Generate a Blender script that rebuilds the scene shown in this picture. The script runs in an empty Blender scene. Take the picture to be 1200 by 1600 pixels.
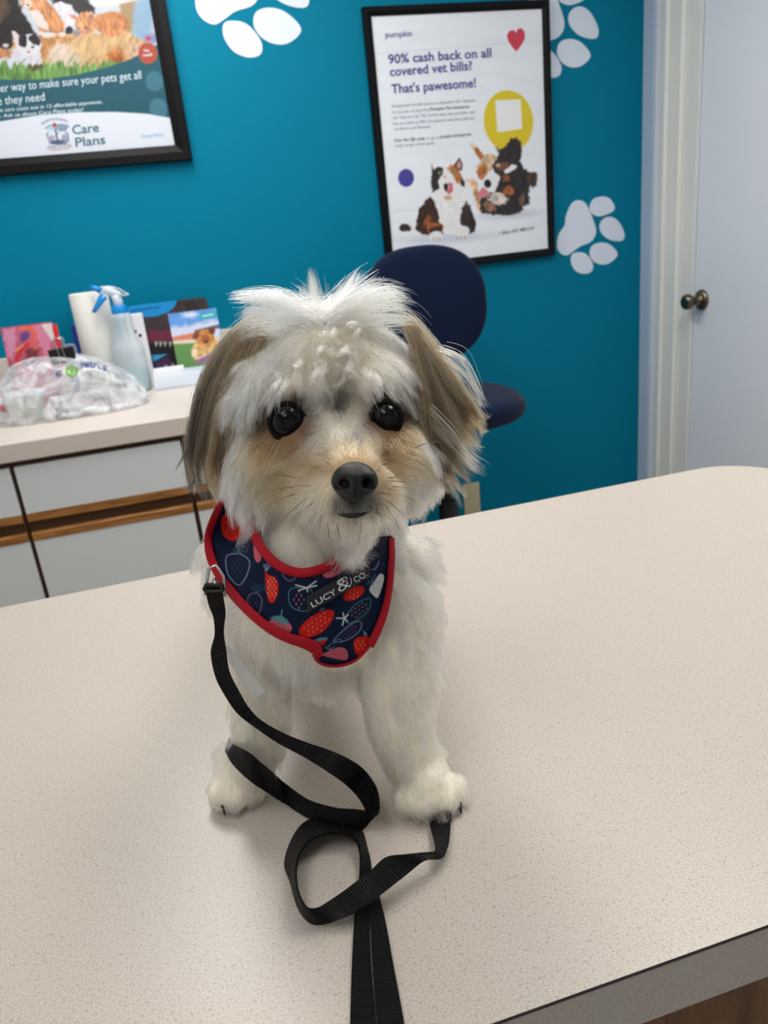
import bpy, bmesh, math, random
import numpy as np
from mathutils import Vector, Matrix
from mathutils.bvhtree import BVHTree
from mathutils.kdtree import KDTree

# ------------------------------------------------------------------ camera, light, exposure
SC = bpy.context.scene
COL = SC.collection
EYE = np.array([0.0, 0.0, 1.30])          # phone height above the floor
PITCH, ROLL, YAW, FPX = 0.35237, -0.10694, 0.23866, 1210.0

def camera_axes(p, r, y):
    cy, sy, cp, sp, cr, sr = math.cos(y), math.sin(y), math.cos(p), math.sin(p), math.cos(r), math.sin(r)
    f = np.array([sy*cp, cy*cp, -sp])
    r0 = np.array([cy, -sy, 0.0])
    u0 = np.cross(r0, f)
    right = cr*r0 + sr*u0
    return right, np.cross(right, f), f
RIGHT, UP, FWD = camera_axes(PITCH, ROLL, YAW)

cam_data = bpy.data.cameras.new('camera')
cam = bpy.data.objects.new('camera', cam_data)
COL.objects.link(cam)
cam.matrix_world = Matrix(((RIGHT[0], UP[0], -FWD[0], EYE[0]), (RIGHT[1], UP[1], -FWD[1], EYE[1]),
                           (RIGHT[2], UP[2], -FWD[2], EYE[2]), (0, 0, 0, 1)))
cam_data.sensor_fit = 'VERTICAL'
cam_data.sensor_height = 36.0
cam_data.lens = FPX/1600*36.0
cam_data.clip_start = 0.02
cam_data.dof.use_dof = True
cam_data.dof.focus_distance = 0.46
cam_data.dof.aperture_fstop = cam_data.lens/1.7
SC.camera = cam

SC.view_settings.view_transform = 'Standard'
SC.view_settings.look = 'None'
SC.view_settings.exposure = 0.28
SC.view_settings.gamma = 1.0
SC.view_settings.use_curve_mapping = False
SC.cycles.max_bounces = 12
SC.cycles.diffuse_bounces = 4
SC.cycles.glossy_bounces = 10
SC.cycles.transmission_bounces = 10
SC.cycles.transparent_max_bounces = 12
SC.cycles.caustics_reflective = False
SC.cycles.caustics_refractive = False
SC.cycles.sample_clamp_indirect = 4.0
SC.cycles.use_adaptive_sampling = True
SC.cycles.adaptive_threshold = 0.015

world = bpy.data.worlds.new('world')
SC.world = world
world.use_nodes = True
world.node_tree.nodes['Background'].inputs[0].default_value = (0.8, 0.9, 1.0, 1)
world.node_tree.nodes['Background'].inputs[1].default_value = 0.15

# ceiling troffers and an added fill panel: (x, y, emission strength)
CEIL = 2.55
LIGHTS = [(0.0, 1.95, 11.0), (0.95, 0.85, 8.0), (-0.45, -0.05, 3.2)]  # last entry: unseen fill panel added to brighten the dog's forehead

# ------------------------------------------------------------------ pixel <-> place helpers (traced dimensions)
def ray(u, v):
    return FWD + RIGHT*((u-600)/FPX) - UP*((v-800)/FPX)
def atX(u, v, X):
    d = ray(u, v); return EYE + d*(X-EYE[0])/d[0]
def atY(u, v, Y):
    d = ray(u, v); return EYE + d*(Y-EYE[1])/d[1]
def atZ(u, v, Z):
    d = ray(u, v); return EYE + d*(Z-EYE[2])/d[2]
def atT(u, v, t):
    return EYE + ray(u, v)*t
def proj(P):
    P = np.asarray(P, float).reshape(-1, 3) - EYE
    z = P@FWD
    return 600+FPX*(P@RIGHT)/z, 800-FPX*(P@UP)/z, z

# ------------------------------------------------------------------ colour and material helpers
def lin(c):
    c = np.asarray(c, float)/255.0
    return np.where(c <= 0.04045, c/12.92, ((c+0.055)/1.055)**2.4)
def lin4(c):
    return tuple(lin(c))+(1.0,)

def mat(name, color=(200, 200, 200), rough=0.5, metal=0.0, spec=0.5, coat=0.0, bump=None, noise=None, attr=None,
        trans=0.0, alpha=1.0, sheen=0.0, emit=None, ior=1.45):
    """color sRGB; bump=(scale, strength, distance); noise=(scale, amount, detail); attr=colour attribute name"""
    m = bpy.data.materials.new(name); m.use_nodes = True
    nt = m.node_tree; b = nt.nodes['Principled BSDF']
    b.inputs['Base Color'].default_value = lin4(color)
    b.inputs['Roughness'].default_value = rough
    b.inputs['Metallic'].default_value = metal
    b.inputs['Specular IOR Level'].default_value = spec
    b.inputs['Coat Weight'].default_value = coat
    b.inputs['Coat Roughness'].default_value = 0.15
    b.inputs['Transmission Weight'].default_value = trans
    b.inputs['Alpha'].default_value = alpha
    b.inputs['Sheen Weight'].default_value = sheen
    b.inputs['IOR'].default_value = ior
    if emit:
        b.inputs['Emission Color'].default_value = lin4(emit[0]); b.inputs['Emission Strength'].default_value = emit[1]
    tc = nt.nodes.new('ShaderNodeTexCoord')
    if attr:
        a = nt.nodes.new('ShaderNodeAttribute'); a.attribute_name = attr
        nt.links.new(a.outputs['Color'], b.inputs['Base Color'])
    if noise:
        n = nt.nodes.new('ShaderNodeTexNoise'); n.inputs['Scale'].default_value = noise[0]
        n.inputs['Detail'].default_value = noise[2] if len(noise) > 2 else 3
        nt.links.new(tc.outputs['Object'], n.inputs['Vector'])
        r = nt.nodes.new('ShaderNodeValToRGB')
        c = lin(color); k = noise[1]
        r.color_ramp.elements[0].position = 0.3; r.color_ramp.elements[1].position = 0.7
        r.color_ramp.elements[0].color = tuple(np.clip(c*(1-k), 0, 1))+(1,)
        r.color_ramp.elements[1].color = tuple(np.clip(c*(1+k), 0, 1))+(1,)
        nt.links.new(n.outputs['Fac'], r.inputs['Fac']); nt.links.new(r.outputs['Color'], b.inputs['Base Color'])
    if bump:
        n = nt.nodes.new('ShaderNodeTexNoise'); n.inputs['Scale'].default_value = bump[0]; n.inputs['Detail'].default_value = 4
        nt.links.new(tc.outputs['Object'], n.inputs['Vector'])
        bp = nt.nodes.new('ShaderNodeBump'); bp.inputs['Strength'].default_value = bump[1]; bp.inputs['Distance'].default_value = bump[2]
        nt.links.new(n.outputs['Fac'], bp.inputs['Height']); nt.links.new(bp.outputs['Normal'], b.inputs['Normal'])
    return m

def laminate_mat(name, base):
    m = mat(name, base, rough=0.32, spec=0.5)
    nt = m.node_tree; b = nt.nodes['Principled BSDF']; tc = nt.nodes['Texture Coordinate']
    def ramp(scale, stops, detail=2.0):
        n = nt.nodes.new('ShaderNodeTexNoise'); n.inputs['Scale'].default_value = scale; n.inputs['Detail'].default_value = detail
        nt.links.new(tc.outputs['Object'], n.inputs['Vector'])
        r = nt.nodes.new('ShaderNodeValToRGB'); e = r.color_ramp.elements
        e[0].position, e[0].color = stops[0]; e[1].position, e[1].color = stops[-1]
        for p, c in stops[1:-1]:
            q = e.new(p); q.color = c
        nt.links.new(n.outputs['Fac'], r.inputs['Fac']); return r
    c = lin(base); W = lambda k: tuple(np.clip(c*np.array(k), 0, 1))+(1,)
    r1 = ramp(950, [(0.28, W((.62, .58, .54))), (0.42, W((.92, .91, .90))), (0.55, W((1, 1, 1))), (0.72, W((1.12, 1.12, 1.12)))])
    r2 = ramp(480, [(0.0, (.66, .62, .59, 1)), (0.32, (.84, .82, .80, 1)), (0.38, (1, 1, 1, 1)), (1.0, (1, 1, 1, 1))], 1.0)
    mx = nt.nodes.new('ShaderNodeMix'); mx.data_type = 'RGBA'; mx.blend_type = 'MULTIPLY'; mx.inputs['Factor'].default_value = 1
    nt.links.new(r1.outputs['Color'], mx.inputs[6]); nt.links.new(r2.outputs['Color'], mx.inputs[7])
    nt.links.new(mx.outputs[2], b.inputs['Base Color'])
    return m

def wood_mat(name, light, dark, axis='X', scale=14.0):
    m = mat(name, light, rough=0.45)
    nt = m.node_tree; b = nt.nodes['Principled BSDF']; tc = nt.nodes['Texture Coordinate']
    mp = nt.nodes.new('ShaderNodeMapping')
    mp.inputs['Scale'].default_value = {'X': (0.6, 6, 6), 'Z': (6, 6, 0.6)}[axis]
    nt.links.new(tc.outputs['Object'], mp.inputs['Vector'])
    n = nt.nodes.new('ShaderNodeTexNoise'); n.inputs['Scale'].default_value = scale; n.inputs['Detail'].default_value = 6
    n.inputs['Distortion'].default_value = 0.6
    nt.links.new(mp.outputs['Vector'], n.inputs['Vector'])
    r = nt.nodes.new('ShaderNodeValToRGB')
    r.color_ramp.elements[0].position = 0.3; r.color_ramp.elements[0].color = lin4(dark)
    r.color_ramp.elements[1].position = 0.65; r.color_ramp.elements[1].color = lin4(light)
    nt.links.new(n.outputs['Fac'], r.inputs['Fac']); nt.links.new(r.outputs['Color'], b.inputs['Base Color'])
    return m

M = {}
M['teal'] = mat('teal_paint', (0, 120, 151), 0.5, spec=0.1, bump=(9, 0.12, 0.01))
M['white_wall'] = mat('white_wall_paint', (226, 230, 234), 0.55, bump=(60, 0.1, 0.004))
M['trim_paint'] = mat('trim_paint', (224, 226, 222), 0.35)
M['trim_shade'] = mat('shaded_trim_blue', (178, 196, 218), 0.45)  # trim colour with the corner's shade mixed in
M['door_paint'] = mat('door_paint', (222, 228, 238), 0.35)
M['floor'] = mat('vinyl_floor', (150, 142, 132), 0.4, noise=(18, 0.2))
M['ceiling'] = mat('ceiling_tile', (232, 232, 228), 0.9, bump=(120, 0.3, 0.004))
M['laminate'] = laminate_mat('speckled_laminate', (196, 187, 178))
M['counter_lam'] = mat('beige_laminate', (216, 206, 197), 0.35, noise=(300, 0.06))
M['seam'] = mat('laminate_seam', (40, 26, 30), 0.6)
M['oak'] = wood_mat('oak', (176, 122, 66), (128, 82, 40), 'X')
M['walnut'] = wood_mat('wood_laminate', (132, 92, 62), (88, 58, 38), 'Z')
M['dark_gap'] = mat('dark_wood', (84, 56, 34), 0.6)
M['cab_white'] = mat('white_melamine', (222, 228, 230), 0.4)
M['black_frame'] = mat('black_frame', (6, 7, 10), 0.45, spec=0.2)
M['print'] = mat('printed_paper', attr='Col', rough=0.3, spec=0.4)
M['ink_violet'] = mat('violet_ink', (62, 58, 140), 0.5)
M['ink_grey'] = mat('grey_ink', (112, 118, 138), 0.5)
M['ink_black'] = mat('black_ink', (40, 42, 52), 0.5)
M['ink_white'] = mat('white_ink', (214, 228, 238), 0.5)
M['ink_teal'] = mat('teal_ink', (44, 96, 112), 0.5)
M['ink_sky'] = mat('sky_ink', (110, 178, 214), 0.5)
M['ink_blue'] = mat('blue_ink', (58, 82, 130), 0.5)
M['ink_rust'] = mat('rust_ink', (196, 110, 96), 0.5)
M['ink_green'] = mat('green_ink', (110, 180, 40), 0.5)
M['vinyl'] = mat('white_vinyl', (220, 230, 246), 0.4)
M['bronze'] = mat('aged_bronze', (112, 104, 86), 0.28, metal=1.0)
M['steel'] = mat('nickel', (200, 200, 200), 0.25, metal=1.0)
M['navy'] = mat('navy_upholstery', (15, 28, 55), 0.9, spec=0.1, sheen=0.1, bump=(700, 0.4, 0.002))
M['black_plastic'] = mat('black_plastic', (18, 18, 20), 0.4)
M['towel'] = mat('paper_towel', (236, 236, 230), 0.95, bump=(160, 0.4, 0.003))
M['blue_plastic'] = mat('blue_plastic', (20, 140, 220), 0.3)
M['clear_plastic'] = mat('frosted_plastic', (222, 234, 242), 0.28, alpha=0.5)
M['head_plastic'] = mat('clear_sprayer_plastic', (226, 236, 244), 0.2, alpha=0.75)
M['liquid'] = mat('teal_liquid', (96, 180, 186), 0.15, alpha=0.95)
M['paper'] = mat('white_paper', (234, 234, 238), 0.7)
M['acrylic'] = mat('clear_acrylic', (226, 234, 246), 0.1, alpha=0.45)
M['red'] = mat('red_card', (200, 36, 44), 0.4)
M['blue_card'] = mat('blue_card', (40, 70, 170), 0.5)
M['tub'] = mat('translucent_tub', (226, 232, 222), 0.4, alpha=0.85)
M['ivory'] = mat('ivory_plastic', (206, 196, 160), 0.4)
M['diffuser'] = mat('lamp_diffuser', (255, 255, 255), 0.5)
M['binding'] = mat('red_binding', (176, 16, 36), 0.75, spec=0.3, bump=(1500, 0.35, 0.0006))
M['harness'] = mat('printed_neoprene', attr='Col', rough=0.65, spec=0.15)
M['rubber'] = mat('black_rubber', (22, 24, 27), 0.45)
M['letter_white'] = mat('white_letters', (225, 228, 230), 0.5)
M['eye'] = mat('dark_eye', (7, 6, 8), 0.10, spec=0.3, coat=0.0)
M['lid'] = mat('dark_eyelid', (12, 9, 8), 0.7, spec=0.2)
M['nose'] = mat('black_nose', (13, 13, 14), 0.45, spec=0.5, bump=(900, 0.5, 0.0006))
M['skin'] = mat('dog_undercoat', attr='Col', rough=0.9, spec=0.1)
M['mouth'] = mat('dark_lips', (34, 30, 30), 0.5)
M['tagfilm'] = mat('pale_film', (222, 228, 232), 0.3, alpha=0.32)

def bag_mat():
    m = mat('clear_bag_film', (236, 240, 246), 0.16, spec=0.7)
    nt = m.node_tree; b = nt.nodes['Principled BSDF']; tc = nt.nodes['Texture Coordinate']
    n = nt.nodes.new('ShaderNodeTexNoise'); n.inputs['Scale'].default_value = 15; n.inputs['Detail'].default_value = 4
    n.inputs['Distortion'].default_value = 2.0
    nt.links.new(tc.outputs['Object'], n.inputs['Vector'])
    r = nt.nodes.new('ShaderNodeValToRGB')
    r.color_ramp.elements[0].position = 0.40; r.color_ramp.elements[0].color = (.22, .22, .22, 1)
    r.color_ramp.elements[1].position = 0.66; r.color_ramp.elements[1].color = (.82, .82, .82, 1)
    nt.links.new(n.outputs['Fac'], r.inputs['Fac']); nt.links.new(r.outputs['Color'], b.inputs['Alpha'])
    bp = nt.nodes.new('ShaderNodeBump'); bp.inputs['Strength'].default_value = 0.7; bp.inputs['Distance'].default_value = 0.01
    nt.links.new(n.outputs['Fac'], bp.inputs['Height']); nt.links.new(bp.outputs['Normal'], b.inputs['Normal'])
    return m
M['bag'] = bag_mat()

def webbing_mat():
    m = mat('black_webbing', (7, 7, 9), 0.5, spec=0.3)
    nt = m.node_tree; b = nt.nodes['Principled BSDF']
    uv = nt.nodes.new('ShaderNodeUVMap')
    w = nt.nodes.new('ShaderNodeTexWave'); w.wave_type = 'BANDS'; w.bands_direction = 'X'
    w.inputs['Scale'].default_value = 1.0; w.inputs['Distortion'].default_value = 0.4
    nt.links.new(uv.outputs['UV'], w.inputs['Vector'])
    bp = nt.nodes.new('ShaderNodeBump'); bp.inputs['Strength'].default_value = 1.0; bp.inputs['Distance'].default_value = 0.0012
    nt.links.new(w.outputs['Fac'], bp.inputs['Height']); nt.links.new(bp.outputs['Normal'], b.inputs['Normal'])
    return m
M['webbing'] = webbing_mat()

def hair_mat(name, rough=0.32, translucent=0.3):
    m = bpy.data.materials.new(name); m.use_nodes = True
    nt = m.node_tree; nt.nodes.clear()
    out = nt.nodes.new('ShaderNodeOutputMaterial')
    a = nt.nodes.new('ShaderNodeAttribute'); a.attribute_name = 'Col'
    h = nt.nodes.new('ShaderNodeBsdfHairPrincipled'); h.model = 'CHIANG'; h.parametrization = 'COLOR'
    h.inputs['Roughness'].default_value = rough
    h.inputs['Radial Roughness'].default_value = 0.45
    h.inputs['Coat'].default_value = 0.0
    nt.links.new(a.outputs['Color'], h.inputs['Color'])
    nt.links.new(h.outputs[0], out.inputs['Surface'])
    return m
M['hair'] = hair_mat('dog_fur')

# ------------------------------------------------------------------ mesh helpers
def tag(o, label=None, cat=None, group=None, kind=None):
    if label: o['label'] = label
    if cat: o['category'] = cat
    if group: o['group'] = group
    if kind: o['kind'] = kind
    return o

def empty(name, loc, label=None, cat=None, group=None, kind=None):
    o = bpy.data.objects.new(name, None); COL.objects.link(o)
    o.location = loc; o.empty_display_size = 0.05
    return tag(o, label, cat, group, kind)

def origin_of(o):
    p = Vector((0, 0, 0))
    while o is not None:
        p += o.location; o = o.parent
    return p

class MB:
    """collects geometry in room coordinates; build() links ONE mesh object"""
    def __init__(self):
        self.v, self.f, self.m, self.uv = [], [], [], {}
    def add(self, verts, faces, mi=0):
        b = len(self.v)
        self.v += [tuple(map(float, p)) for p in verts]
        for f in faces:
            self.f.append(tuple(i+b for i in f)); self.m.append(mi)
        return self
    def box(self, x0, x1, y0, y1, z0, z1, mi=0):
        x0, x1 = sorted((x0, x1)); y0, y1 = sorted((y0, y1)); z0, z1 = sorted((z0, z1))
        v = [(x0, y0, z0), (x1, y0, z0), (x1, y1, z0), (x0, y1, z0), (x0, y0, z1), (x1, y0, z1), (x1, y1, z1), (x0, y1, z1)]
        return self.add(v, [(0, 3, 2, 1), (4, 5, 6, 7), (0, 1, 5, 4), (1, 2, 6, 5), (2, 3, 7, 6), (3, 0, 4, 7)], mi)
    def obox(self, c, ax, ay, az, mi=0):
        """oriented box: centre and three half-extent vectors"""
        c, ax, ay, az = map(np.asarray, (c, ax, ay, az))
        v = [c+sx*ax+sy*ay+sz*az for sz in (-1, 1) for sx, sy in ((-1, -1), (1, -1), (1, 1), (-1, 1))]
        return self.add(v, [(0, 3, 2, 1), (4, 5, 6, 7), (0, 1, 5, 4), (1, 2, 6, 5), (2, 3, 7, 6), (3, 0, 4, 7)], mi)
    def lathe(self, c, prof, n=32, axis=(0, 0, 1), mi=0, caps=True):
        """profile [(radius, height)] turned about an axis through c"""
        a = Vector(axis).normalized(); x = a.orthogonal().normalized(); y = a.cross(x); c = Vector(c)
        vs, fs = [], []
        for r, h in prof:
            for k in range(n):
                t = 2*math.pi*k/n
                vs.append(c + a*h + x*(r*math.cos(t)) + y*(r*math.sin(t)))
        for i in range(len(prof)-1):
            for k in range(n):
                k2 = (k+1) % n
                fs.append((i*n+k, i*n+k2, (i+1)*n+k2, (i+1)*n+k))
        if caps:
            fs.append(tuple(range(n-1, -1, -1))); b = (len(prof)-1)*n; fs.append(tuple(range(b, b+n)))
        return self.add(vs, fs, mi)
    def tube(self, pts, r, n=10, mi=0, closed=False, flat=1.0):
        pts = [Vector(p) for p in pts]; N = len(pts); rr = r if hasattr(r, '__len__') else [r]*N
        vs, fs = [], []; prev = None
        for i, p in enumerate(pts):
            if closed: d = pts[(i+1) % N]-pts[i-1]
            else: d = pts[min(i+1, N-1)]-pts[max(i-1, 0)]
            d.normalize()
            x = d.orthogonal().normalized() if prev is None else (prev-d*prev.dot(d)).normalized()
            prev = x; y = d.cross(x)
            for k in range(n):
                t = 2*math.pi*k/n
                vs.append(p+x*(rr[i]*math.cos(t))+y*(rr[i]*flat*math.sin(t)))
        for i in range(N if closed else N-1):
            j = (i+1) % N
            for k in range(n):
                k2 = (k+1) % n
                fs.append((i*n+k, i*n+k2, j*n+k2, j*n+k))
        if not closed:
            fs.append(tuple(range(n-1, -1, -1))); fs.append(tuple(range((N-1)*n, N*n)))
        return self.add(vs, fs, mi)
    def prism(self, outline, n, depth, mi=0):
        """flat outline (3-D points, counter-clockwise seen from +n) thickened backwards along n"""
        n = np.asarray(n, float); k = len(outline)
        a = [np.asarray(p, float) for p in outline]; b = [p-n*depth for p in a]
        fs = [tuple(range(k)), tuple(range(2*k-1, k-1, -1))]
        for i in range(k):
            j = (i+1) % k
            fs.append((i, i+k, j+k, j))
        return self.add(a+b, fs, mi)
    def build(self, name, mats, parent=None, smooth=False, bevel=None, base=None, auto=None):
        me = bpy.data.meshes.new(name)
        o = bpy.data.objects.new(name, me); COL.objects.link(o)
        org = origin_of(parent) if parent else Vector(base if base is not None else (0, 0, 0))
        me.from_pydata([(x-org.x, y-org.y, z-org.z) for x, y, z in self.v], [], self.f)
        if parent: o.parent = parent
        else: o.location = org
        for m in (mats if isinstance(mats, (list, tuple)) else [mats]): me.materials.append(m)
        me.polygons.foreach_set('material_index', self.m)
        if smooth: me.polygons.foreach_set('use_smooth', [True]*len(me.polygons))
        me.update()
        if auto:
            me.polygons.foreach_set('use_smooth', [True]*len(me.polygons)); me.set_sharp_from_angle(angle=math.radians(auto))
        if bevel:
            b = o.modifiers.new('bevel', 'BEVEL'); b.width = bevel; b.segments = 2; b.limit_method = 'ANGLE'
        return o

def part(name, mb, mats, parent, **k):
    return mb.build(name, mats, parent, **k)

def struct(name, mb, mats, **k):
    o = mb.build(name, mats, None, **k); o['kind'] = 'structure'; return o

def set_colors(me, rgb):
    """rgb sRGB 0..255 per vertex -> colour attribute Col"""
    a = me.color_attributes.new('Col', 'FLOAT_COLOR', 'POINT')
    c = np.ones((len(rgb), 4)); c[:, :3] = lin(np.clip(rgb, 0, 255))
    a.data.foreach_set('color', c.ravel())

_text_cache = []
def text_mesh(s, bold=0.0):
    cu = bpy.data.curves.new('lettering', 'FONT'); cu.body = s; cu.size = 1.0; cu.offset = bold; cu.resolution_u = 3
    ob = bpy.data.objects.new('lettering', cu); COL.objects.link(ob)
    bpy.context.view_layer.update()
    me = bpy.data.meshes.new_from_object(ob.evaluated_get(bpy.context.evaluated_depsgraph_get()))
    v = np.array([p.co[:] for p in me.vertices]).reshape(-1, 3); f = [tuple(p.vertices) for p in me.polygons]
    bpy.data.objects.remove(ob); bpy.data.curves.remove(cu); bpy.data.meshes.remove(me)
    return v, f

CAP = 0.69        # cap height of the built-in face at size 1
def text_on(mb, s, p0, p1, cap, place, bold=0.0, mi=0, arc=0.0):
    """letters from pixel p0 to p1 (baseline), cap height in pixels, place(u, v) -> point"""
    v, f = text_mesh(s, bold)
    if not len(f): return
    x0, x1 = v[:, 0].min(), v[:, 0].max()
    p0 = np.array(p0, float); p1 = np.array(p1, float); d = p1-p0
    up = np.array([d[1], -d[0]]); up = up/np.hypot(*up)
    # letters stand along the picture's leaning verticals on the wall
    t = (v[:, 0]-x0)/(x1-x0)
    h = v[:, 1]*cap/CAP + arc*4*t*(1-t)
    P = p0[None]+d[None]*t[:, None]+up[None]*h[:, None]
    mb.add([place(a, b) for a, b in P], f, mi)

# ------------------------------------------------------------------ painter for printed surfaces
def vnoise(x, y, seed=0):
    xi = np.floor(x).astype(np.int64); yi = np.floor(y).astype(np.int64); fx = x-xi; fy = y-yi
    def h(a, b):
        n = (a*374761393+b*668265263+seed*1442695041) & 0xFFFFFFFF
        n = ((n ^ (n >> 13))*1274126177) & 0xFFFFFFFF
        return ((n ^ (n >> 16)) & 0xFFFF)/65535.0
    fx = fx*fx*(3-2*fx); fy = fy*fy*(3-2*fy)
    return (h(xi, yi)*(1-fx)+h(xi+1, yi)*fx)*(1-fy)+(h(xi, yi+1)*(1-fx)+h(xi+1, yi+1)*fx)*fy-0.5

class Paint:
    def __init__(self, U, V, base):
        self.U, self.V = U, V
        self.C = np.tile(np.array(base, float), (len(U), 1))
    def _blend(self, m, col, tex=None):
        col = np.array(col, float)[None]
        if tex is not None: col = col*(1+tex[:, None])
        self.C += (col-self.C)*np.clip(m, 0, 1)[:, None]
    def tex(self, amp, sx, sy, seed=3, ang=0.0):
        a = math.radians(ang); x = self.U*math.cos(a)+self.V*math.sin(a); y = -self.U*math.sin(a)+self.V*math.cos(a)
        return amp*2*(vnoise(x/sx, y/sy, seed)+0.5*vnoise(2*x/sx, 2*y/sy, seed+1))
    def ell(self, cx, cy, rx, ry, ang, col, soft=1.0, nz=0.0, nsc=5.0, tex=None, alpha=1.0):
        a = math.radians(ang); x = self.U-cx; y = self.V-cy
        if nz:
            x = x+nz*2*vnoise(self.U/nsc, self.V/nsc, 11); y = y+nz*2*vnoise(self.U/nsc, self.V/nsc, 12)
        p = (x*math.cos(a)+y*math.sin(a))/rx; q = (-x*math.sin(a)+y*math.cos(a))/ry
        r = np.sqrt(p*p+q*q); d = (r-1)*min(rx, ry)
        self._blend((0.5-d/soft)*alpha, col, tex)
    def sd(self, pts, x, y):
        pts = np.array(pts, float); n = len(pts)
        d = np.full(len(x), 1e9); s = np.zeros(len(x), bool)
        for i in range(n):
            a, b = pts[i], pts[(i+1) % n]; e = b-a
            t = np.clip(((x-a[0])*e[0]+(y-a[1])*e[1])/max(e@e, 1e-9), 0, 1)
            d = np.minimum(d, (x-a[0]-e[0]*t)**2+(y-a[1]-e[1]*t)**2)
            c = (a[1] > y) != (b[1] > y)
            with np.errstate(divide='ignore', invalid='ignore'):
                s ^= c & (x < a[0]+e[0]*(y-a[1])/(e[1] if abs(e[1]) > 1e-9 else 1e-9))
        return np.where(s, -1, 1)*np.sqrt(d)
    def poly(self, pts, col, soft=1.0, nz=0.0, nsc=5.0, tex=None, alpha=1.0):
        x = self.U; y = self.V
        if nz:
            x = x+nz*2*vnoise(self.U/nsc, self.V/nsc, 11); y = y+nz*2*vnoise(self.U/nsc, self.V/nsc, 12)
        self._blend((0.5-self.sd(pts, x, y)/soft)*alpha, col, tex)
    def line(self, pts, w, col, soft=0.8, alpha=1.0):
        d = np.full(len(self.U), 1e9)
        for a, b in zip(pts[:-1], pts[1:]):
            a = np.array(a, float); b = np.array(b, float); e = b-a
            t = np.clip(((self.U-a[0])*e[0]+(self.V-a[1])*e[1])/max(e@e, 1e-9), 0, 1)
            d = np.minimum(d, np.hypot(self.U-a[0]-e[0]*t, self.V-a[1]-e[1]*t))
        self._blend((0.5-(d-w/2)/soft)*alpha, col)

def grid_plate(name, corner, ex, ez, nx, nz, normal, thick, paint_fn, material, parent, ink=None, inks=()):
    """a printed sheet: nx x nz painted grid on the front, plain back; paint_fn(U, V) -> rgb"""
    corner = np.asarray(corner, float); ex = np.asarray(ex, float); ez = np.asarray(ez, float)
    s, t = np.meshgrid(np.linspace(0, 1, nx), np.linspace(0, 1, nz))
    P = corner+s.ravel()[:, None]*ex+t.ravel()[:, None]*ez
    U, V, _ = proj(P)
    rgb = paint_fn(U, V)
    nrm = np.asarray(normal, float)
    mb = MB()
    i = np.arange((nz-1)*nx).reshape(nz-1, nx)[:, :-1].ravel()
    faces = np.stack([i, i+1, i+nx+1, i+nx], 1)
    back = [P[0]-nrm*thick, P[nx-1]-nrm*thick, P[-1]-nrm*thick, P[-nx]-nrm*thick]
    n0 = len(P)
    c = [0, nx-1, nx*nz-1, nx*(nz-1)]
    mb.v = [tuple(p) for p in P]+[tuple(p) for p in back]
    mb.f = [tuple(f) for f in faces.tolist()]+[(n0+3, n0+2, n0+1, n0), (c[0], n0, n0+1, c[1]), (c[1], n0+1, n0+2, c[2]), (c[2], n0+2, n0+3, c[3]), (c[3], n0+3, n0, c[0])]
    mb.m = [0]*len(mb.f)
    extra = 4
    if ink:                                   # lettering belongs to the printed sheet
        b = len(mb.v); mb.v += ink.v; mb.f += [tuple(i+b for i in f) for f in ink.f]; mb.m += [i+1 for i in ink.m]; extra += len(ink.v)
    o = mb.build(name, [material]+list(inks), parent)
    set_colors(o.data, np.vstack([rgb, np.tile([230, 230, 230], (extra, 1))]))
    return o

# ------------------------------------------------------------------ the room
WY, WX = 2.80, 1.83            # back wall plane, right wall plane
LX, FY = -1.55, -1.35          # left wall and wall behind the photographer
D0, D1 = 1.60, 2.485           # door opening along the right wall
struct('floor', MB().box(LX-.1, WX+.1, FY-.1, WY+.1, -0.1, 0), M['floor'])
struct('ceiling', MB().box(LX-.1, WX+.1, FY-.1, WY+.1, CEIL, CEIL+.1), M['ceiling'])
struct('wall_back', MB().box(LX-.1, WX+.1, WY, WY+.1, 0, CEIL), M['teal'])
struct('wall_left', MB().box(LX-.1, LX, FY, WY, 0, CEIL), M['white_wall'])
struct('wall_front', MB().box(LX-.1, WX+.1, FY-.1, FY, 0, CEIL), M['white_wall'])
w = MB().box(WX, WX+.1, FY, D0, 0, CEIL).box(WX, WX+.1, D1, WY, 0, CEIL).box(WX, WX+.1, D0, D1, 2.06, CEIL)
struct('wall_right', w, M['white_wall'])
# corner strip beside the teal wall, corner shade put into its pale blue
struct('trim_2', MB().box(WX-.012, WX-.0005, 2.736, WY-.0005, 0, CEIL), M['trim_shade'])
# moulded door casing: side legs and head
tr = MB()
def casing_leg(mb, y_out, y_in, z0, z1):
    s = 1 if y_out > y_in else -1
    prof = [(0.0, 0.0), (0.0, 0.020), (0.004, 0.024), (0.016, 0.024), (0.022, 0.016), (0.075, 0.013), (0.083, 0.019), (0.094, 0.019), (0.100, 0.011), (0.117, 0.009), (0.117, 0.0)]
    a = [(WX-d, y_out-s*q, z0) for q, d in prof]; b = [(WX-d, y_out-s*q, z1) for q, d in prof]
    n = len(prof); mb.add(a+b, [(i, i+1, n+i+1, n+i) for i in range(n-1)]+[tuple(range(n)), tuple(range(2*n-1, n-1, -1))])
casing_leg(tr, 2.663, 2.546, 0, 2.15); casing_leg(tr, 1.422, 1.539, 0, 2.15)
tr.box(WX-.02, WX-.0002, 1.422, 2.663, 2.08, 2.19)
struct('trim_1', tr, M['trim_paint'])
jb = MB().box(WX-.006, WX+.1, D1+.002, 2.5455, 0, 2.06).box(WX-.006, WX+.1, 1.5395, D0-.002, 0, 2.06).box(WX-.006, WX+.1, D0, D1, 2.045, 2.079)
struct('trim_3', jb, M['trim_paint'])
door = struct('door_1', MB().box(WX+.004, WX+.044, D0+.002, D1-.004, .008, 2.042), M['door_paint'], bevel=.002)
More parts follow.
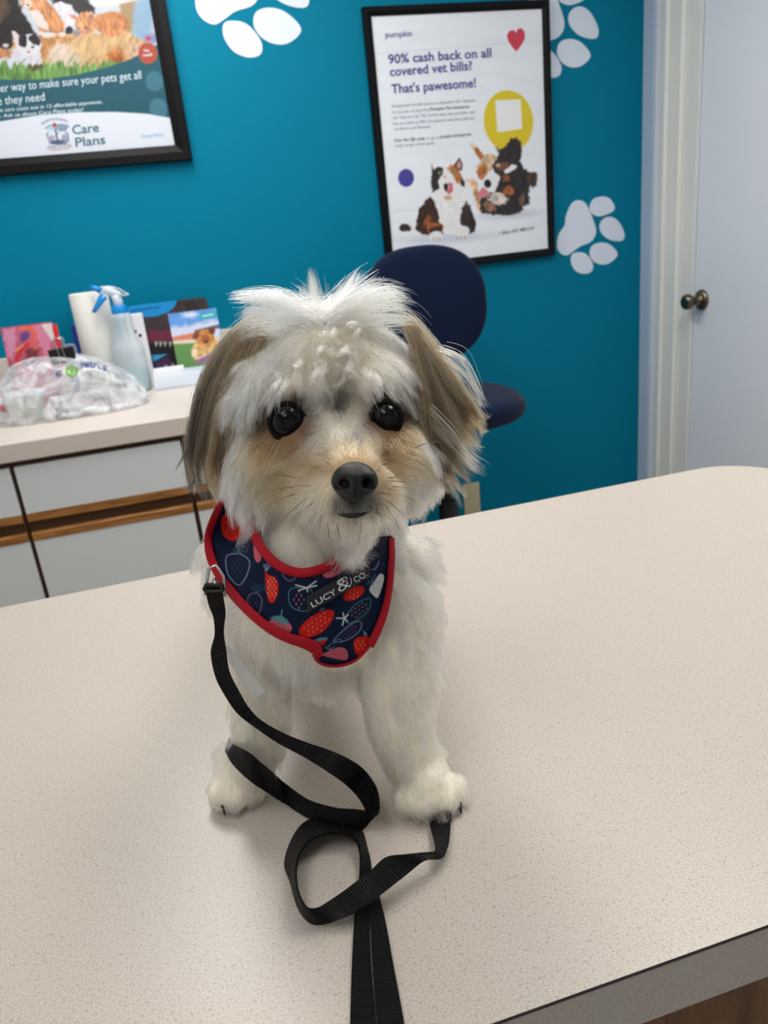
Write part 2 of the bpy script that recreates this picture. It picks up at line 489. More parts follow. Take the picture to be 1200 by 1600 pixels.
kc = atX(1097, 468.5, WX+.004)
kn = MB()
kn.lathe(kc, [(.002, .0), (.036, .0), (.0365, .004), (.034, .009), (.026, .013), (.016, .016), (.0135, .022), (.0125, .034), (.015, .040), (.0215, .046), (.0265, .054), (.0275, .062), (.0255, .070), (.020, .0745), (.012, .0765), (.001, .077)], 40, (-1, 0, 0))
part('door_knob', kn, M['bronze'], door, smooth=True)
struct('baseboard_back', MB().box(.32, WX-.013, WY-.014, WY-.0004, 0, .10), M['trim_paint'], bevel=.003)
struct('baseboard_right', MB().box(WX-.013, WX-.0004, FY, 1.42, 0, .10), M['trim_paint'], bevel=.003)

# ceiling lamps, the last an added fill
for i, (lx, ly, st) in enumerate(LIGHTS):
    lab = ['ceiling light panel over the table and stool', 'ceiling light panel over the wall counter side', 'added fill light panel overhead, nearest the front left of the exam table'][i]
    t = empty('ceiling_light', (lx, ly, CEIL), lab, 'ceiling light', 'recessed light panels of the ceiling')
    f = MB()
    for a in (-1, 1):
        f.box(lx+a*.29, lx+a*.31, ly-.61, ly+.61, CEIL-.02, CEIL-.0005); f.box(lx-.29, lx+.29, ly+a*.59, ly+a*.61, CEIL-.02, CEIL-.0005)
    part('lamp_frame', f, M['trim_paint'], t)
    dm = M['diffuser'].copy(); b = dm.node_tree.nodes['Principled BSDF']
    b.inputs['Emission Color'].default_value = (1.0, 0.968, 0.925, 1); b.inputs['Emission Strength'].default_value = st
    part('diffuser', MB().box(lx-.288, lx+.288, ly-.588, ly+.588, CEIL-.012, CEIL-.004), dm, t)

# ------------------------------------------------------------------ exam table (foreground)
TZ = 0.94
tb = empty('exam_table', (0.0, 0.56, 0), 'long beige speckled exam table with a rounded far corner that the dog stands on', 'table')
def slab_outline(x0, x1, y0, y1, r):
    o = [(x0, y0)]
    for cx, cy, a0 in ((x1-r, y0+r, -90), (x1-r, y1-r, 0)):
        for k in range(13):
            a = math.radians(a0+90*k/12); o.append((cx+r*math.cos(a), cy+r*math.sin(a)))
    o.append((x0, y1)); return o
out = slab_outline(LX+.001, .752, .2475, .884, .085)
n = len(out)
top = MB().add([(x, y, TZ) for x, y in out]+[(x, y, TZ-.0385) for x, y in out], [tuple(range(n)), tuple(range(2*n-1, n-1, -1))]+[(i, i+n, (i+1) % n+n, (i+1) % n) for i in range(n)])
tt = part('tabletop', top, M['laminate'], tb)
seam = MB(); pts = [(x, y, TZ-.0008) for x, y in out]
seam.tube([Vector(p) for p in pts], .0009, 6)
part('edge_seam', seam, M['seam'], tb)
part('base_cabinet', MB().box(LX+.001, .62, .262, .84, .09, TZ-.0385), M['walnut'], tb, bevel=.002)
part('toe_kick', MB().box(LX+.001, .58, .32, .80, 0, .0899), M['black_plastic'], tb)

# ------------------------------------------------------------------ wall counter with cabinets
CZ = EYE[2]-.416; CF = 2.08; CXR = .30
ct = MB().box(LX+.001, CXR, CF, WY-.0005, CZ-.05, CZ)
wt = part('wall_counter', ct, M['counter_lam'], None, bevel=.004, base=(-.6, 2.45, CZ-.05))
tag(wt, 'beige laminate worktop along the teal wall under the framed cat poster', 'countertop')
part('backsplash', MB().box(LX+.001, CXR, WY-.021, WY-.0006, CZ+.0002, EYE[2]-.279), M['counter_lam'], wt, bevel=.003)
FZ = CF+.012
div = [-1.50, -.895, -.452, -.022, .285]
ulab = ['white cabinet unit with oak pulls at the far left end of the wall counter', 'white cabinet unit with oak pulls, cut by the left photo edge',
        'white cabinet unit with oak pulls, whole drawer front seen left of the dog', 'white cabinet unit with oak pulls, mostly hidden behind the dog']
zt, zd, zp0, zg, zp1 = CZ-.066, EYE[2]-.610, EYE[2]-.634, EYE[2]-.662, EYE[2]-.684
for i in range(4):
    x0, x1 = div[i], div[i+1]
    u = empty('cabinet_unit', ((x0+x1)/2, FZ+.3, 0), ulab[i], 'cabinet', 'cabinet units under the wall counter')
    part('carcass', MB().box(x0+.0005, x1-.0005, FZ+.02, WY-.001, .09, CZ-.0505), M['dark_gap'], u)
    part('plinth', MB().box(x0+.001, x1-.001, FZ+.07, WY-.03, 0, .0899), M['black_plastic'], u)
    dr = part('drawer', MB().box(x0+.006, x1-.006, FZ, FZ+.0195, zd, zt), M['cab_white'], u, bevel=.0015)
    dp = MB().add([(x, y, z) for x in (x0+.006, x1-.006) for y, z in ((FZ-.002, zd), (FZ-.002, zp0+.004), (FZ+.004, zp0), (FZ+.0195, zp0), (FZ+.0195, zd))],
                  [(0, 5, 6, 1), (1, 6, 7, 2), (2, 7, 8, 3), (3, 8, 9, 4), (4, 9, 5, 0), (0, 1, 2, 3, 4), (9, 8, 7, 6, 5)])
    part('drawer_pull', dp, M['oak'], dr)
    part('finger_groove', MB().box(x0+.002, x1-.002, FZ+.014, FZ+.0199, zg, zp0), M['dark_gap'], u)
    do = part('door', MB().box(x0+.006, x1-.006, FZ, FZ+.0195, .10, zp1), M['cab_white'], u, bevel=.0015)
    dq = MB().add([(x, y, z) for x in (x0+.006, x1-.006) for y, z in ((FZ-.002, zp1), (FZ-.002, zg-.004), (FZ+.004, zg), (FZ+.0195, zg), (FZ+.0195, zp1))],
                  [(0, 1, 6, 5), (1, 2, 7, 6), (2, 3, 8, 7), (3, 4, 9, 8), (4, 0, 5, 9), (4, 3, 2, 1, 0), (5, 6, 7, 8, 9)])
    part('door_pull', dq, M['oak'], do)

# ------------------------------------------------------------------ wall decals, outlet
def smooth_loop(pts, n=8):
    pts = [np.array(p, float) for p in pts]; k = len(pts); o = []
    for i in range(k):
        a, b, c, d = pts[i-1], pts[i], pts[(i+1) % k], pts[(i+2) % k]
        for j in range(n):
            t = j/n
            o.append(.5*((2*b)+(c-a)*t+(2*a-5*b+4*c-d)*t*t+(3*b-a-3*c+d)*t**3))
    return o
def wall_px(u, v, off=0.0):
    return atY(u, v, WY-off)
PAD = [(905, 313), (913, 316), (920, 327), (926, 342), (931, 358), (929, 370), (921, 379), (906, 385), (895, 393), (885, 399), (875, 395), (870, 384), (873, 366), (882, 352), (884, 338), (891, 321), (898, 314)]
TOES = [[(942, 307), (953, 311), (960, 323), (956, 331), (938, 338), (925, 334), (921, 324), (927, 311)], [(955, 339), (966, 346), (975, 363), (974, 374), (965, 377), (949, 373), (938, 362), (937, 350), (944, 341)],
        [(938, 379), (952, 382), (964, 394), (962, 403), (950, 412), (937, 413), (926, 407), (921, 396), (925, 384)], [(906, 394), (917, 398), (926, 412), (924, 424), (912, 428), (899, 423), (892, 410), (894, 397)]]
src = wall_px(924, 372)
def paw(center, k, label, only=None):
    t = empty('paw_decal', tuple(center), label, 'wall decal', 'white paw print decals on the teal wall')
    def pad(name, px):
        P = [center+(wall_px(*q)-src)*k for q in smooth_loop(px, 5)][::-1]
        P = [np.array((p[0], WY-.0014, p[2])) for p in P]
        a = sum((P[i][0]*P[(i+1) % len(P)][2]-P[(i+1) % len(P)][0]*P[i][2]) for i in range(len(P)))
        if a < 0: P = P[::-1]
        part(name, MB().prism(P, (0, -1, 0), .0012), M['vinyl'], t)
    pad('palm_pad', PAD)
    for q in TOES: pad('toe_pad', q)
s3 = wall_px(951, 396)
paw(src, 1.0, 'white paw print decal on teal wall between poster and door')
paw(wall_px(447, 42)+(src-s3)*1.24, 1.24, 'white paw print decal high on teal wall between the two posters')
paw(wall_px(906, 84)+(src-s3)*1.08, 1.08, 'white paw print decal partly behind the top right corner of the pet insurance poster')

op = empty('wall_outlet', tuple(wall_px(737, 778)), 'ivory electrical outlet plate low on teal wall behind the stool', 'outlet')
oc = wall_px(737, 782)
part('cover_plate', MB().box(oc[0]-.035, oc[0]+.035, WY-.006, WY-.0002, oc[2]-.075, oc[2]+.075), M['ivory'], op, bevel=.002)
for dz in (-.026, .026):
    part('socket', MB().lathe((oc[0], WY-.006, oc[2]+dz), [(.016, 0), (.016, .002), (.014, .0025)], 20, (0, -1, 0)), M['ivory'], op)

# ------------------------------------------------------------------ framed posters
def frame_box(mb, x0, x1, z0, z1, w, y0, y1):
    """mitred picture frame with a raised outer lip"""
    prof = [(0, y1), (0, y0+.004), (.003, y0), (w*.55, y0+.001), (w, y0+.007), (w, y1)]
    loops = []
    for d, y in prof:
        loops.append([(x0+d, y, z0+d), (x1-d, y, z0+d), (x1-d, y, z1-d), (x0+d, y, z1-d)])
    vs = [p for l in loops for p in l]; fs = []
    for i in range(len(loops)-1):
        for k in range(4):
            fs.append((i*4+k, i*4+(k+1) % 4, (i+1)*4+(k+1) % 4, (i+1)*4+k))
    mb.add(vs, fs)

def paint_insurance(U, V):
    p = Paint(U, V, (232, 237, 246))
    p.C *= (1+p.tex(.008, 60, 9, 5, 6))[:, None]
    for y in (84, 332): p.line([(585, y+1), (850, y-22)], 1.5, (218, 224, 236), 2)
    # heart
    p.poly([(806, 80), (800, 73), (794, 64), (792, 55), (796, 48), (803, 47), (807, 51), (809, 45), (815, 44), (820, 50), (820, 60), (815, 70), (809, 78)], (204, 62, 84), 1.2)
    p.ell(794.5, 189, 38.5, 48, -6, (219, 196, 40), 1.2)
    p.poly([(773.5, 157), (813.5, 155), (816, 201), (777, 207)], (236, 238, 240), 1.0)
    p.ell(634.5, 278, 12.3, 14, 0, (70, 66, 150), 1.2)
    blk = (44, 40, 42); org = (176, 110, 62); tan = (204, 176, 146); wht = (233, 233, 236); pink = (214, 124, 134)
    fur = p.tex(.22, 3, 9, 21, 15)
    # soft floor tint under the animals
    p.ell(700, 372, 64, 7, -3, (206, 212, 224), 8); p.ell(800, 335, 42, 6, -4, (206, 210, 222), 8)
    # dog lying on its back
    p.poly([(737, 226), (744, 228), (757, 243), (766, 240), (778, 244), (780, 262), (762, 268), (750, 270), (745, 260), (752, 250), (744, 242)], tan, 2, 2, 5, fur)
    p.poly([(739, 229), (746, 231), (757, 245), (752, 250), (743, 240)], (182, 112, 60), 1.5, 1, 4, fur); p.ell(738, 227, 4, 5, 0, (226, 214, 204), 2)
    p.poly([(727, 281), (740, 279), (746, 290), (752, 318), (756, 334), (748, 330), (742, 312), (738, 292)], (214, 168, 128), 2, 2, 5, fur)
    p.ell(753, 268, 8, 12, 10, org, 2, 2, 4, fur)
    p.poly([(774, 228), (780, 234), (790, 228), (800, 216), (807, 215), (814, 222), (816, 234), (812, 252), (818, 262), (808, 270), (786, 276), (772, 268), (770, 258), (776, 250), (780, 240)], blk, 2.6, 1.5, 3, fur)
    p.ell(786, 260, 10, 7, -15, (120, 76, 54), 3, 2, 4); p.ell(778, 258, 4, 3, 0, (180, 170, 160), 2)
    p.poly([(780, 272), (800, 258), (812, 258), (826, 268), (838, 270), (840, 284), (834, 294), (828, 290), (826, 304), (828, 318), (818, 322), (816, 330), (800, 336), (770, 336), (752, 332), (750, 316), (752, 300), (766, 290)], blk, 2.6, 1.5, 3, fur)
    p.ell(830, 278, 8, 10, 30, (70, 52, 46), 3, 2, 4, fur); p.ell(816, 312, 5, 10, 10, (112, 84, 70), 3, 2, 4, fur)
    p.poly([(786, 268), (800, 257), (808, 259), (806, 264), (790, 272)], wht, 1.5, 1, 4)
    p.ell(791, 279, 6, 5, 0, (140, 80, 44), 3, 2, 4, fur); p.ell(794, 298, 10, 7, -10, (160, 92, 54), 3, 3, 4, fur)
    p.ell(788, 284, 3, 2.5, 0, (24, 20, 20), 1); p.ell(787.5, 283.5, .9, .8, 0, (200, 200, 200), .6)
    p.poly([(755, 284), (762, 274), (774, 272), (781, 276), (778, 290), (774, 300), (764, 301), (756, 296)], wht, 2, 1.5, 4)
    p.ell(762, 287, 5.5, 6.5, -10, (30, 28, 32), 1.2)
    p.poly([(755, 292), (762, 298), (766, 304), (758, 309), (748, 308), (746, 302)], pink, 1.5)
    p.ell(777, 310, 15, 10, 15, (206, 194, 188), 3, 3, 3, fur); p.ell(766, 324, 10, 7, 30, (150, 110, 84), 3, 3, 3, fur)
    # calico cat with its mouth open
    p.ell(641, 357, 8, 6, 10, wht, 2); p.ell(633, 356, 9, 6, 5, (50, 40, 38), 2, 1, 4, fur)
    p.poly([(672, 307), (662, 318), (652, 335), (650, 358), (658, 364), (676, 370), (692, 366), (690, 345), (682, 320)], (58, 40, 34), 2, 2, 5, fur)
    p.ell(668, 345, 5, 10, 20, (150, 84, 44), 3, 2, 4, fur)
    p.poly([(728, 310), (736, 326), (744, 346), (743, 362), (732, 365), (720, 350), (716, 330)], (52, 42, 40), 2, 2, 5, fur)
    p.poly([(674, 300), (700, 306), (732, 306), (722, 325), (716, 350), (712, 364), (696, 366), (688, 352), (684, 330)], wht, 2, 1.5, 5, p.tex(.03, 3, 10, 4))
    p.poly([(666, 356), (672, 348), (688, 348), (692, 354), (690, 364), (672, 370)], (150, 86, 44), 2, 1.5, 4, fur); p.poly([(670, 358), (690, 352), (690, 362), (672, 366)], (48, 38, 36), 2, 1, 4, fur)
    p.ell(681, 369, 11, 8, -10, wht, 1.8); p.ell(722, 362, 12, 9, -15, wht, 1.8)
    for x in (677, 682, 687): p.line([(x, 371), (x+.5, 376)], 1, (120, 100, 96), 1)
    for x in (714, 720, 726): p.line([(x, 369), (x+.5, 373)], 1, (120, 100, 96), 1)
    p.poly([(674, 254), (676, 262), (684, 268), (680, 276), (675, 272)], (92, 60, 54), 1.2); p.poly([(675.5, 258), (677, 263), (681, 267), (678, 271)], (220, 160, 150), 1)
    p.poly([(718, 246), (709, 258), (712, 268), (722, 266), (723, 256)], (84, 64, 60), 1.2); p.poly([(718, 250), (713, 259), (718, 265), (721, 258)], (206, 150, 146), 1)
    p.ell(700, 288, 27, 26, 0, wht, 1.8, 1, 4)
    p.poly([(676, 268), (684, 260), (693, 262), (691, 272), (684, 284), (688, 294), (676, 300), (673, 284)], (48, 42, 42), 1.8, 1, 4, fur)
    p.poly([(698, 262), (706, 257), (716, 264), (722, 278), (724, 288), (714, 286), (706, 272)], (186, 120, 70), 1.8, 1, 4, fur); p.poly([(720, 276), (726, 284), (726, 292), (720, 290)], (44, 38, 38), 1.5)
    p.ell(687, 270, 3, 2.4, -20, (120, 136, 96), 1); p.ell(706, 269, 3, 2.4, 20, (130, 140, 90), 1)
    p.poly([(692, 275), (698, 275), (695, 279)], (222, 150, 150), 1); p.poly([(693, 288), (698, 286), (701, 290), (698, 300), (694, 296)], (40, 24, 28), 1.2)
    p.poly([(700, 285), (707, 286), (708, 298), (702, 304), (697, 300), (702, 292)], (208, 104, 128), 1.2); p.ell(700, 309, 6, 4, 0, (206, 176, 140), 2)
    return p.C

pb = empty('framed_poster', (1.11, WY, EYE[2]+.25), 'black framed white pet insurance poster with cat and upside-down dog', 'poster', 'framed posters on the teal wall')
X0, X1, Z0, Z1 = .783, 1.441, EYE[2]-.168, EYE[2]+.661
fr = MB(); frame_box(fr, X0, X1, Z0, Z1, .027, WY-.026, WY-.001)
part('frame', fr, M['black_frame'], pb)
PY = WY-.016
def p2px(u, v): return atY(u, v, PY-.0006)
tx = MB()
V_, G_, K_ = 0, 1, 2
text_on(tx, 'pumpkin', (602.5, 58.5), (644, 56.5), 9, p2px, .012, V_)
text_on(tx, '90% cash back on all', (607, 99.5), (768, 89), 14, p2px, .022, V_)
text_on(tx, 'covered vet bills?', (609.5, 119), (738, 109), 14, p2px, .022, V_)
text_on(tx, "That's pawesome!", (612, 146), (744, 136), 14, p2px, .022, V_)
for s, a, b in (('Unexpected vet bills pose an unpleasant risk. Happens', (612, 168), (743, 158.5)), ('to any pet, at any time.', (613.5, 177.5), (672, 173)),
                ("can help you say 'Yes' to the best care possible, and", (614, 186), (742, 177)), ('lets you back up 90% of covered veterinary bills for', (614.5, 195.5), (742, 186.5)), ('accidents and illnesses.', (616, 204), (674, 199.5)), ('today to get a free quote.', (617, 230), (680, 225))):
    text_on(tx, s, a, b, 4.6, p2px, .0, G_)
text_on(tx, 'Pumpkin Pet Insurance', (673, 173), (733.5, 168.5), 4.8, p2px, .012, K_)
text_on(tx, 'Scan the QR code', (616.5, 221.5), (664, 218.5), 4.8, p2px, .012, K_)
text_on(tx, 'or go to', (667, 218), (686, 216.5), 4.4, p2px, 0, G_)
text_on(tx, 'pumpkin.care/partner', (688, 216), (737, 211.5), 4.8, p2px, .012, K_)
text_on(tx, '1-866-ARF-MEOW', (781, 367), (836, 358.5), 5.5, p2px, 0.004, K_)
grid_plate('printed_sheet', (X0+.025, PY, Z0+.025), (X1-X0-.05, 0, 0), (0, 0, Z1-Z0-.05), 290, 380, (0, -1, 0), .010, paint_insurance, M['print'], pb, tx, [M['ink_violet'], M['ink_grey'], M['ink_black']])

def paint_cats(U, V):
    p = Paint(U, V, (36, 84, 98))
    p.C *= (1+.05*(vnoise(U/90, V/70, 8)))[:, None]
    # white foot of the poster with an arched top
    arch = [(-420, 330), (-420, 262), (-250, 222), (-120, 202), (0, 190), (60, 180), (120, 175.5), (180, 175), (230, 178), (275, 186), (300, 190), (300, 330)]
    p.poly(arch, (208, 214, 226), 1.2)
    p.ell(241.5, 127, 14, 16, -10, (62, 110, 128), 1.5); p.ell(247.5, 169.5, 14, 16, -10, (64, 112, 130), 1.5); p.poly(arch, (208, 214, 226), 1.2)
    # photograph with a curved lower edge
    edge = [(-420, -420), (-420, 60), (-250, 96), (-120, 112), (-40, 121), (20, 125), (70, 124), (120, 117), (165, 106), (205, 92), (235, 76), (250, 67), (300, 40), (300, -420)]
    m = np.clip(.5-p.sd(edge, U, V)/1.2, 0, 1)
    q = Paint(U, V, (206, 214, 226))
    fur = q.tex(.16, 3, 8, 31, 25); fur2 = q.tex(.2, 3, 10, 41, -20)
    q.poly([(-420, -420), (300, -420), (300, -80), (-420, -60)], (150, 168, 150), 40)
    q.poly([(183, -40), (212, -40), (214, 30), (205, 60), (188, 40)], (176, 148, 112), 8, 3); q.ell(224, 25, 16, 45, 5, (150, 184, 214), 9)
    q.ell(236, 60, 12, 8, 0, (150, 160, 210), 5); q.ell(232, 60, 4, 3, 0, (210, 60, 90), 3)
    q.poly([(110, -30), (215, -30), (215, 0), (165, 12), (140, 10)], (222, 226, 224), 4)
    q.poly([(-420, -160), (-30, -120), (18, -20), (40, 30), (62, 52), (30, 60), (-60, 70), (-420, 60)], (34, 32, 34), 4, 4, 9, fur)
    q.poly([(0, -30), (16, 10), (10, 30), (-20, 45), (-60, 10)], (80, 66, 54), 6, 3, 6, fur2)
    q.poly([(66, -40), (110, -40), (150, 20), (130, 26), (112, 14), (84, 8)], (40, 38, 42), 3, 3, 6, fur)
    q.poly([(80, 8), (96, 2), (112, 8), (116, 26), (118, 40), (108, 56), (100, 62), (92, 54), (100, 38), (96, 24)], (224, 224, 234), 2, 2, 5, q.tex(.06, 3, 7, 4))
    q.ell(108, 49, 6, 8, 5, (38, 36, 42), 1.5)
    # long haired cream mother cat lying across
    q.poly([(-420, 80), (-60, 60), (0, 66), (40, 58), (90, 54), (150, 53), (198, 52), (226, 62), (246, 76), (236, 96), (200, 112), (120, 118), (60, 116), (0, 112), (-420, 110)], (216, 178, 132), 3, 3, 7, q.tex(.14, 4, 12, 51, 30))
    q.poly([(60, 62), (96, 54), (112, 58), (104, 78), (80, 92), (62, 90)], (196, 140, 84), 5, 4, 6, fur2); q.ell(100, 88, 26, 22, 20, (226, 208, 190), 10, 4, 6, q.tex(.08, 3, 12, 61, 40))
    q.ell(180, 88, 13, 13, 20, (184, 112, 62), 8, 5, 5, fur2); q.ell(188, 94, 8, 6, 0, (156, 80, 42), 6, 3, 5); q.ell(216, 80, 14, 14, 0, (222, 184, 160), 6, 4, 5, q.tex(.2, 3, 5, 71))
    q.ell(150, 70, 40, 14, -8, (224, 186, 136), 8, 3, 8, q.tex(.12, 3, 12, 81, 20))
    # ginger kitten sitting
    q.poly([(36, -30), (62, -30), (72, -4), (92, 24), (100, 36), (98, 50), (86, 54), (74, 50), (62, 48), (56, 30), (48, 16), (40, 6)], (206, 142, 94), 2, 2, 5, fur2)
    q.ell(50, -2, 18, 17, 0, (214, 154, 108), 2, 1, 4, fur2); q.ell(43, 6, 7, 7, 0, (232, 214, 200), 3); q.ell(44, 8, 1.8, 1.5, 0, (60, 52, 56), 1); q.ell(37, 6, 1.3, 1.3, 0, (60, 52, 56), 1)
    q.poly([(46, 18), (60, 16), (74, 36), (76, 48), (62, 42), (52, 30)], (232, 222, 218), 2.5, 1.5, 4); q.ell(72, 55, 17, 4, -4, (232, 224, 222), 1.5); q.ell(97, 54, 6, 3.5, 0, (232, 224, 222), 1.5)
    # ginger kitten lying
    q.ell(174, 37, 28, 19, 4, (214, 144, 96), 2.2, 2.5, 4, fur2); q.poly([(107, 23), (118, 24), (122, 32), (114, 29)], (220, 130, 100), 1.5)
    q.ell(134, 36, 17, 18, 5, (220, 156, 108), 2, 1.5, 4, fur2); q.poly([(134, 22), (143, 17), (148, 24), (146, 32), (138, 30)], (226, 170, 140), 1.5); q.ell(142, 27, 4, 5, 20, (180, 120, 104), 2)
    q.ell(134, 43, 2.6, 1.8, 0, (84, 92, 112), 1); q.ell(123, 44, 1.8, 1.6, 0, (84, 92, 112), 1); q.ell(130, 49, 4, 3, 0, (206, 150, 136), 2); q.poly([(116, 46), (126, 50), (124, 56), (114, 54)], (150, 140, 140), 3)
    # black and white kitten looking at us
    q.poly([(-40, 96), (-4, 78), (24, 76), (58, 74), (66, 92), (62, 106), (20, 108), (-40, 112)], (222, 222, 236), 2.5, 3, 6, q.tex(.05, 3, 8, 9))
    q.ell(45, 70, 20, 17, -4, (232, 232, 240), 1.5, 1, 4); q.poly([(18, 48), (24, 49), (32, 58), (28, 70), (22, 66)], (232, 214, 220), 1.5); q.poly([(58, 54), (67, 56), (66, 68), (60, 66)], (186, 130, 112), 1.5)
    q.poly([(29, 58), (38, 53), (42, 58), (41, 70), (36, 74), (29, 70)], (36, 34, 40), 1.5, 1, 4); q.poly([(45, 56), (56, 53), (63, 64), (62, 71), (52, 69), (45, 63)], (36, 34, 40), 1.5, 1, 4)
    q.ell(38, 72, 3, 2, 0, (30, 32, 40), 1); q.ell(51, 73.5, 2.8, 1.8, 0, (60, 66, 84), 1); q.ell(45, 81, 3.2, 2.2, 0, (206, 150, 150), 1)
    q.ell(6, 62, 16, 14, 20, (40, 36, 38), 3, 3, 5, fur); q.ell(9, 71, 5, 3, 0, (220, 216, 220), 1.5); q.ell(2, 84, 18, 8, -8, (190, 130, 84), 4, 3, 5, fur2)
    # grass
    g = q.tex(.28, 2.2, 14, 91, -8)
    ytop = 98+7*vnoise(U/7, V*0, 5)*2+10*vnoise(U/2.4, V*0, 6)-.00*U
    q._blend(np.clip((V-ytop)/4, 0, 1)*np.clip((230-U)/50, 0, 1), (112, 156, 86), g)
    q.ell(56, 105, 12, 4, -8, (96, 82, 52), 3, 2, 3)
    for x0, y0, x1, y1 in ((104, 104, 118, 82), (26, 106, 40, 92), (156, 104, 150, 90), (70, 108, 80, 92)): q.line([(x0, y0), (x1, y1)], 1.4, (92, 150, 84), 1)
    q.C *= .84
    p.C += (q.C-p.C)*m[:, None]
    p.ell(231, 83.5, 15, 16.5, -10, (160, 76, 58), 1.2)
    # hospital crest: winged staff over a curled animal ring
    p.poly([(70, 201), (78, 196), (84, 194), (85, 202), (78, 204)], (150, 196, 214), 1); p.poly([(88, 195), (96, 194), (107, 197), (104, 203), (94, 205), (88, 203)], (140, 160, 186), 1)
    p.line([(70, 201), (78, 195.5), (84, 195)], .9, (60, 72, 110), .8); p.line([(88, 195), (97, 194), (107.5, 197), (101, 204), (93, 205)], .9, (60, 72, 110), .8)
    for k in range(4): p.line([(92+3*k, 196), (93+2.6*k, 204)], .6, (70, 84, 120), .8)
    p.ell(85.3, 195.5, 3.2, 3.6, 0, (168, 72, 52), 1); p.line([(86.5, 200), (90, 222)], 1.8, (52, 58, 84), 1)
    p.line([(84, 204), (91, 208), (86, 213), (92, 218), (88, 222)], .9, (52, 58, 84), .8)
    p.line([(75, 207), (73, 211), (76, 216), (79, 224), (90, 226), (103, 224), (107, 220), (106, 209), (102, 206)], 1.6, (70, 78, 108), 1)
    p.ell(80, 217, 5, 6, 30, (150, 156, 178), 2); p.ell(101, 216, 5, 7, -10, (150, 158, 178), 2); p.ell(90, 222, 12, 3.4, -4, (84, 92, 120), 1.5)
    return p.C

pa = empty('framed_poster', (-.3, WY, EYE[2]+.6), 'black framed green veterinary care plan poster with kittens on grass', 'poster', 'framed posters on the teal wall')
AX0, AX1, AZ0, AZ1 = -.76, .172, EYE[2]+.258, EYE[2]+.95
fr = MB(); frame_box(fr, AX0, AX1, AZ0, AZ1, .047, WY-.028, WY-.001)
part('frame', fr, M['black_frame'], pa)
tx = MB()
text_on(tx, 'An easier way to make sure your pets get all', (-42, 148), (221, 123), 13, p2px, -.004, 0)
text_on(tx, 'the care they need', (-48.5, 169), (70, 157), 13, p2px, -.004, 0)
text_on(tx, 'Spread preventive care costs out in 12 affordable payments.', (-62, 180), (160, 161.5), 5.6, p2px, .002, 0)
text_on(tx, 'Perks, too. Ask us about Care Plans today!', (-40, 187), (130, 173.5), 5.6, p2px, .002, 0)
text_on(tx, 'Care', (113.5, 210), (155, 205.5), 14, p2px, .016, 1)
text_on(tx, 'Plans', (118.5, 229.5), (165, 224.5), 14, p2px, .016, 1)
text_on(tx, 'Petly Plans', (222, 216), (256, 212.5), 5.4, p2px, .008, 2)
text_on(tx, 'Pet', (225.5, 81.5), (233.5, 80.5), 4.4, p2px, .008, 0)
text_on(tx, 'health', (224, 88.5), (238.5, 86.8), 4.4, p2px, .008, 0)
text_on(tx, 'PAWS & CLAWS', (65, 196.5), (106, 192.5), 4.0, p2px, .012, 3, 7)
text_on(tx, 'ANIMAL HOSPITAL', (75, 229.5), (109.5, 226.5), 3.0, p2px, .004, 1, -3)
text_on(tx, 'WELLNESS VET CENTER', (73, 233), (113, 229), 3.4, p2px, .004, 4, -4.5)
grid_plate('printed_sheet', (AX0+.045, PY, AZ0+.045), (AX1-AX0-.09, 0, 0), (0, 0, AZ1-AZ0-.09), 400, 290, (0, -1, 0), .010, paint_cats, M['print'], pa, tx, [M['ink_white'], M['ink_teal'], M['ink_sky'], M['ink_blue'], M['ink_rust']])

# ------------------------------------------------------------------ stool behind the table
def superellipse_pad(mb, c, ex, ey, en, rx, ry, th, power=2.6, bulge=.25, bend=0.0, n=56, rings=9):
    """upholstered pad: outline in the ex/ey plane, thickness along en, edges rounded, optional bend about ey"""
    c, ex, ey, en = (np.asarray(q, float) for q in (c, ex, ey, en))
    rows = []
    for k in range(rings+1):
        a = math.pi*k/rings
        s = 1-.16*(1-math.sin(a))**1.2; h = -math.cos(a)*th/2
        rows.append((s, h))
    vs, fs = [], []
    def pt(s, h, t):
        x = rx*s*math.copysign(abs(math.cos(t))**(2/power), math.cos(t)); y = ry*s*math.copysign(abs(math.sin(t))**(2/power), math.sin(t))
        return c+ex*x+ey*y+en*(h+bend*(x/rx)**2)
    for s, h in rows:
        for k in range(n): vs.append(pt(s, h, 2*math.pi*k/n))
    for i in range(len(rows)-1):
        for k in range(n): fs.append((i*n+k, i*n+(k+1) % n, (i+1)*n+(k+1) % n, (i+1)*n+k))
    for base, sgn, hh in ((0, -1, -th/2), (len(rows)-1, 1, th/2)):
        b = len(vs); inner = []
        for j, s in enumerate((.62, .3)):
            for k in range(n): vs.append(pt(s*rows[base][0], hh+sgn*bulge*th*(1-s)*.6, 2*math.pi*k/n))
        vs.append(c+en*(hh+sgn*bulge*th*.55))
        loops = [base*n, b, b+n]
        for q in range(2):
            for k in range(n):
                f = (loops[q]+k, loops[q]+(k+1) % n, loops[q+1]+(k+1) % n, loops[q+1]+k)
                fs.append(f if sgn > 0 else f[::-1])
        for k in range(n):
            f = (b+n+k, b+n+(k+1) % n, b+2*n); fs.append(f if sgn > 0 else f[::-1])
    mb.add(vs, fs)

